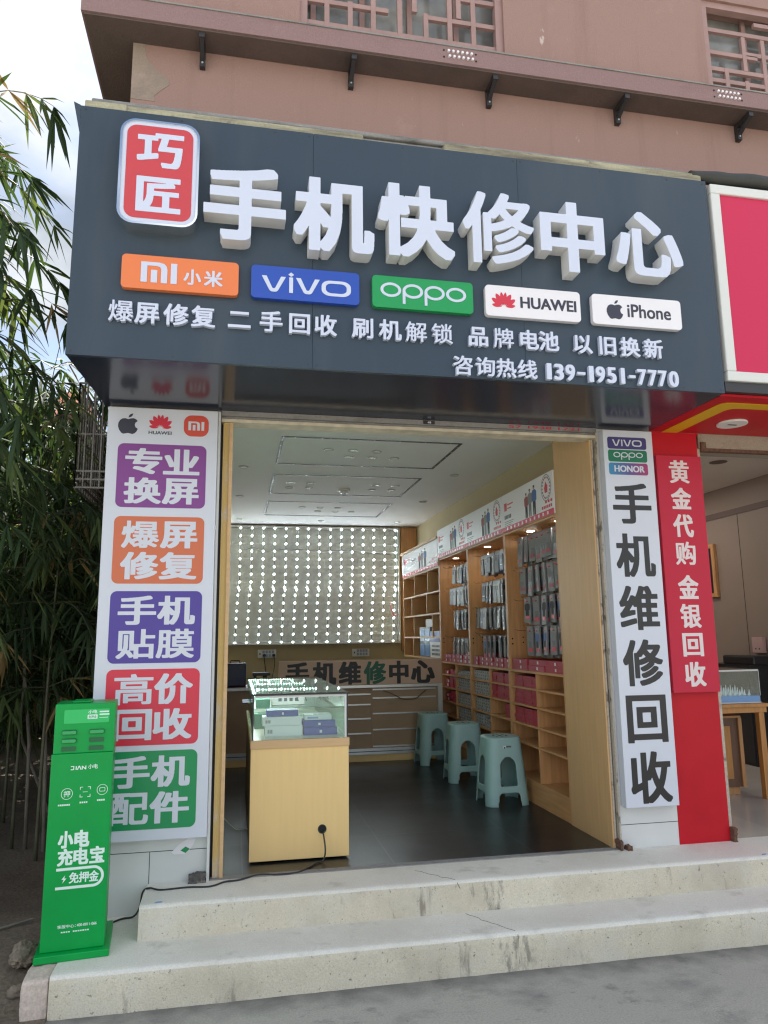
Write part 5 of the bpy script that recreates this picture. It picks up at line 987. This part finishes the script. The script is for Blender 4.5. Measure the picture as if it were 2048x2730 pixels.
r = thing('switch_box', 'pinkish switch box on the wall of the shop next door', 'switch box', (5.18, 2.3, 1.27)); box('case', 5.16, 5.1975, 2.22, 2.37, 1.30, 1.45, 'carton_pink', r, bevel=.004); r.children[0].data.materials[0] = mat('pink_plastic', (.55, .36, .34), .5); MB().disc((5.158, 2.27, 1.34), .008, .003, 'x', 8).disc((5.158, 2.32, 1.34), .008, .003, 'x', 8).build('holes', 'dark_metal', r)
r = thing('printer', 'black printer on the dark cabinet in the shop next door', 'printer', (5.0, 2.2, 1.2)); box('body', 4.86, 5.15, 1.98, 2.42, 1.201, 1.28, 'black_plastic', r, bevel=.01); MB().box(4.87, 4.95, 2.0, 2.4, 1.2805, 1.284).build('panel', 'dark_metal', r)
r = thing('dark_cabinet', 'tall dark cabinet under the printer in the shop next door', 'cabinet', (5.0, 2.3, ZF)); box('body', 4.84, 5.18, 2.02, 2.7, ZF+.003, 1.2, 'black_plastic', r); box('door', 4.832, 4.8395, 2.04, 2.35, ZF+.03, 1.18, 'dark_metal', r)
r = thing('display_table', 'light wooden table carrying a clear acrylic case in the shop next door', 'table', (3.7, 1.2, ZF)); box('table_top', 3.28, 4.085, .855, 1.42, .955, .98, 'wood_orange', r, bevel=.002); box('apron', 3.30, 4.075, .87, .89, .915, .9545, 'wood_orange', r)
for x, y in ((3.31, .90), (4.035, .90), (3.31, 1.37), (4.035, 1.37)): box('leg', x-.022, x+.022, y-.022, y+.022, ZF+.003, .9145, 'wood_orange', r)
A_ = thing('acrylic_case', 'clear acrylic display case with a blue base on the wooden table', 'display case', (3.75, 1.1, .98)); ax0, ax1, ay0, ay1 = 3.38, 4.055, .90, 1.28
box('base', ax0, ax1, ay0, ay1, .989, 1.032, 'acrylic_blue', A_); box('foot', ax0-.004, ax1+.004, ay0-.004, ay1+.004, .981, .9885, 'alu_white', A_)
MB().box(ax0, ax1, ay0, ay0+.004, 1.0325, 1.22).box(ax0, ax0+.004, ay0+.0045, ay1, 1.0325, 1.22).box(ax1-.004, ax1, ay0+.0045, ay1, 1.0325, 1.22).box(ax0, ax1, ay0, ay1, 1.2205, 1.225).build('acrylic_walls', 'glass', A_)
MB().box(ax0, ax1, ay0-.003, ay0-.0005, 1.212, 1.224).box(ax1+.0005, ax1+.004, ay0-.002, ay0+.004, 1.033, 1.22).build('bright_edge', 'alu_white', A_); q = MB()
for i in range(16):
    for j_ in range(4): x = ax0+.03+i*.04; y = ay0+.06+j_*.08; q.prism([(x-.012, 1.0325), (x+.012, 1.0325), (x+.004, 1.075+.012*((i*3+j_) % 3))], y, y+.004)
q.build('jewellery_cards', 'plate_white', A_)
r = thing('glass_cabinet', 'small brown cabinet with an amber panel behind the table leg next door', 'cabinet', (3.75, 1.2, ZF)); box('body', 3.50, 3.97, 1.06, 1.40, ZF+.06, .86, 'wood_brown', r); box('plinth', 3.52, 3.95, 1.08, 1.38, ZF+.003, ZF+.0595, 'wood', r); box('panel', 3.53, 3.885, 1.048, 1.0595, .42, .80, 'wood_orange', r); MB().box(3.49, 3.98, 1.045, 1.41, .8605, .875).box(3.956, 3.985, 1.044, 1.0585, ZF+.06, .86).build('trim', 'wood', r)

# ------------------------------------------------------------------ window cage on the side wall
cg = MB(); cx0, cx1, cy0, cy1, cz0, cz1 = -.755, -.4665, .5, 1.35, 2.40, 3.05
for z in (cz0, cz0+.05, cz0+.10, cz0+.33, cz1): cg.tube([(cx1, cy0, z), (cx0, cy0, z), (cx0, cy1, z), (cx1, cy1, z)], .007, 5)
for i in range(7): x = cx0+i*(cx1-.01-cx0)/6; cg.tube([(x, cy0, cz0), (x, cy0, cz1)], .006, 5)
for i in range(12): y = cy0+i*(cy1-cy0)/11; cg.tube([(cx0, y, cz0), (cx0, y, cz1)], .006, 5)
for i in range(8): x = cx0+i*(cx1-cx0)/7; cg.tube([(x, cy0, cz0), (x, cy1, cz0)], .004, 4)
props(cg.build('window_cage', 'iron', None, (-.6, .9, cz0)), 'grey iron window cage sticking out of the side wall', 'window cage')

# ------------------------------------------------------------------ bamboo and the ground behind
def leaf(mb, p, d, ln, w, k, rnd):
    d = d.normalized(); s = d.cross(Vector((rnd.uniform(-.5, .5), rnd.uniform(-.5, .5), 1))).normalized()*w; n = d.cross(s).normalized()
    dr = Vector((0, 0, -1))*ln
    a = p+d*ln*.16+dr*.01; b = p+d*ln*.55+dr*.08; t = p+d*ln*.95+dr*.26; f = n*w*.35
    mb.add([p, a+s*.8+f, a-s*.8+f, b+s+f, b-s+f, t, a, b], [(0, 6, 1), (0, 2, 6), (6, 7, 3, 1), (6, 2, 4, 7), (7, 5, 3), (7, 4, 5)], k)
def bamboo(x, y, h, lx, ly, seed, z0=.12, low=1.1, dens=1.0, label=None, size=1.0, crown=1.0):
    rnd = random.Random(seed); r = thing('bamboo', label, 'bamboo', (x, y, z0-.05), 0, 'bamboo in the thicket left of the shop')
    n = 16; P = []
    for i in range(n+1): t = i/n; P.append(Vector((x+lx*t**2.2, y+ly*t**2.2, z0-.05+h*(t-.18*t**3))))
    st = MB(); rad = [max(.003, .013*size*(1-.8*i/n)) for i in range(n+1)]; st.tube(P, rad, 7, 'culm'); tw = MB(); fo = MB()
    z = low; hh = P[-1].z; side = rnd.uniform(0, 6)
    while z < hh-.05:
        i = max(j for j in range(n) if P[j].z <= z); u = (z-P[i].z)/max(1e-6, P[i+1].z-P[i].z); c = P[i].lerp(P[i+1], min(1, u))
        for _ in range(3):
            side += 2.1+rnd.uniform(-.7, .7); ln = rnd.uniform(.45, .95)*size*(1-.3*(z/hh)**2); d = Vector((math.cos(side), math.sin(side), rnd.uniform(.25, .9))).normalized(); pts = [c]
            for k in range(5): d = (d+Vector((rnd.uniform(-.12, .12), rnd.uniform(-.12, .12), -.28))).normalized(); pts.append(pts[-1]+d*ln/5)
            tw.tube(pts, [.0045, .004, .0034, .0028, .002, .0013], 4, 'culm', False)
            for k in range(1, 6):
                if rnd.random() > dens: continue
                q = pts[k]; base = (pts[k]-pts[k-1]).normalized()
                kk = 'leaf_dry' if rnd.random() < .05 else 'leaf_pale' if rnd.random() < .2 else 'leaf'
                for _l in range(rnd.randint(5, 8) if k == 5 else rnd.randint(3, 6)):
                    dd = (base*.7+Vector((rnd.uniform(-1, 1), rnd.uniform(-1, 1), rnd.uniform(-1.1, .15)))).normalized()
                    leaf(fo, q, dd, rnd.uniform(.15, .29)*size, rnd.uniform(.0095, .0155)*size, kk, rnd)
        z += rnd.uniform(.13, .21)
    st.build('culm', None, r, smooth=True); tw.build('branches', None, r); fo.build('foliage', None, r)
    return r
BB = 'green bamboo with drooping narrow leaves in the dense thicket left of the shop'
NEAR = 'tall bamboo hanging its leaves into the picture from beyond the left edge'
protos = []
for i, (x, y, h, lx, ly, lo, de, lab) in enumerate((
    (-1.58, .05, 5.3, .36, -.25, 2.2, .8, NEAR), (-1.95, .75, 5.9, .42, -.5, 1.7, .85, NEAR), (-1.50, -.35, 4.9, .20, -.12, 2.7, .7, NEAR), (-2.2, 1.5, 6.0, .42, -.5, 1.5, .9, NEAR),
    (-1.42, .45, 4.6, .18, -.2, 1.9, .85, NEAR), (-1.25, 1.6, 3.9, .2, -.2, 1.15, 1, BB), (-1.0, 1.2, 2.9, .1, -.2, 1.2, 1, BB), (-1.5, 2.3, 4.6, .25, -.3, 1.0, 1, BB), (-1.1, 2.6, 4.2, .1, -.3, 1.0, 1, BB), (-1.9, 2.7, 4.7, .3, -.4, .9, 1, BB))):
    protos.append(bamboo(x, y, h, lx, ly, 50+i, .14, lo, de, lab))
rnd = random.Random(11)
def grow(src, x, y, rz, sc, lab):                       # a copy of a bamboo with its culm, branches and foliage
    c = src.copy(); COL.objects.link(c); c.location = (x, y, .09); c.rotation_euler = (0, 0, rz); c.scale = (sc, sc, sc); c['label'] = lab
    for ch in src.children: d = ch.copy(); COL.objects.link(d); d.parent = c
for k, (x, y) in enumerate(((-1.45, 3.2), (-2.2, 3.4), (-1.2, 3.7), (-1.8, 4.1), (-2.6, 4.3), (-1.4, 4.9), (-2.1, 5.3), (-2.9, 5.5), (-1.0, 5.4), (-1.6, 6.0), (-2.5, 6.3), (-3.3, 6.2), (-1.1, 4.4), (-2.0, 6.8), (-1.3, 6.9), (-2.9, 7.0), (-3.6, 5.0), (-1.15, 1.95), (-1.55, 1.75), (-2.4, 2.6))):
    grow(protos[5+k % 5] if y > 2.8 else protos[6], x, y, rnd.uniform(0, 6.28), rnd.uniform(.95, 1.15), BB)
for k, (x, y) in enumerate(((-2.9, .3), (-3.4, 1.5), (-3.2, 3.0), (-4.2, .8), (-4.4, 2.6), (-4.6, 4.4), (-2.6, 1.2), (-3.5, -.6))):  # more bamboo outside the view, added to shade the thicket
    grow(protos[(1, 3, 9, 7)[k % 4]], x, y, rnd.uniform(0, 6.28), rnd.uniform(.95, 1.1), BB)
th = MB(); rnd = random.Random(5)
for i in range(5200):
    p = Vector((rnd.uniform(-7.5, -.6), rnd.uniform(7.2, 10.5), rnd.random()**.8*4.6)); leaf(th, p, Vector((rnd.uniform(-1, 1), rnd.uniform(-1, 1), rnd.uniform(-1, .3))), rnd.uniform(.25, .5), rnd.uniform(.03, .055), 'leaf' if rnd.random() < .8 else 'leaf_pale', rnd)
props(th.build('thicket', None, None, (-4, 8.8, 0)), 'dark green undergrowth far behind the bamboo', 'undergrowth', None, 'stuff')
lw = thing('garden_wall', 'low dark wall with short balusters behind the bamboo', 'wall', (-2.6, 6, .1)); wv = MB(); cp = MB()
for nm, z0, z1, w in (('base', .0, .48, .10), ('coping', .66, .74, .13)):
    MB().add([(-3.9-w, 3.6, z0+.1), (-3.9+w, 3.6, z0+.1), (-1.7+w, 9, z0+.1), (-1.7-w, 9, z0+.1), (-3.9-w, 3.6, z1+.1), (-3.9+w, 3.6, z1+.1), (-1.7+w, 9, z1+.1), (-1.7-w, 9, z1+.1)], [(3, 2, 1, 0), (4, 5, 6, 7), (0, 1, 5, 4), (1, 2, 6, 5), (2, 3, 7, 6), (3, 0, 4, 7)]).build(nm, 'old_wall', lw)
for i in range(24):
    t = (i+.5)/24; x = -3.9+2.2*t; y = 3.6+5.4*t; MB().box(x-.035, x+.035, y-.05, y+.05, .5805, .7595).build('baluster', 'old_wall', lw)
for pts, lab in (([(-1.02, 1.9, .1), (-1.35, 2.1, .75), (-1.75, 2.4, 1.7), (-1.9, 2.6, 2.4)], 'dry grey cane leaning left under the bamboo beside the kiosk'), ([(-1.15, 1.55, .1), (-1.17, 1.56, .8), (-1.28, 1.6, 1.6), (-1.3, 1.6, 2.2)], 'thin upright grey cane under the bamboo'), ([(-1.0, 1.4, .1), (-1.1, 1.7, .9), (-1.3, 2.1, 1.9)], 'second dry cane leaning left close to the first one')):
    props(MB().tube(pts, [.013, .012, .010, .008][:len(pts)], 6).build('dry_cane', 'twig_grey', None, pts[0], True), lab, 'cane')
props(MB().tube([(-.97, -.05, .135), (-.86, .02, .145), (-.74, .10, .15)], .006, 5).build('fallen_twig', 'twig_grey', None, (-.97, -.05, .135)), 'dry twig lying on the bare earth left of the kiosk', 'twig')
H_ = thing('far_house', 'house with an orange tiled roof far behind the bamboo', 'house', (-6.4, 27, 0)); box('wall', -7.3, -5.5, 25, 29, 0, 10.0, 'far_wall', H_)
rf = MB()
for i in range(12):                                     # courses of tiles stepping up the slope
    t0, t1 = i/12, (i+1)/12; rf.add([(-7.6+.9*t0, 24.6+1.5*t0, 9.9+1.4*t0), (-5.2-.9*t0, 24.6+1.5*t0, 9.9+1.4*t0), (-5.2-.9*t1, 24.6+1.5*t1, 9.95+1.4*t1), (-7.6+.9*t1, 24.6+1.5*t1, 9.95+1.4*t1)], [(0, 1, 2, 3)])
    rf.add([(-5.2-.9*t0, 24.6+1.5*t0, 9.9+1.4*t0), (-5.2-.9*t0, 29.4-1.5*t0, 9.9+1.4*t0), (-5.2-.9*t1, 29.4-1.5*t1, 9.95+1.4*t1), (-5.2-.9*t1, 24.6+1.5*t1, 9.95+1.4*t1)], [(0, 1, 2, 3)])
for i in range(16): x = -7.5+i*.15; t = max(.03, min(1, (x+7.6)/.9, (-5.2-x)/.9)); rf.tube([(x, 24.6, 9.93), (x, 24.6+1.5*t, 9.97+1.4*t)], .04, 5)
rf.build('roof', 'rooftile', H_)

# small litter and leftovers
for x, y, z, a, lab in ((-.13, -.29, ZF+.003, .4, 'small blue scrap on the left corner of the upper step'), (3.05, -.29, ZF+.003, 1.1, 'small blue scrap on the upper step in front of the shop next door')):
    props(MB().prism([(x, y), (x+.03, y+.004), (x+.034, y+.012), (x+.012, y+.014)], z-.001, z+.001, 'z').build('paper_scrap', 'acrylic_blue', None, (x, y, z)), lab, 'scrap')
ts_ = MB().prism([(-.085, .44), (-.05, .475), (.0, .505), (.035, .50), (.02, .47), (.005, .45), (-.02, .43), (-.07, .43)], -.002, -.0006).build('torn_sticker', 'plate_white', B); MB().prism([(-.04, .447), (-.015, .465), (.005, .452), (-.015, .434)], -.0026, -.0018).build('green_remnant', 'vinyl_green', ts_)
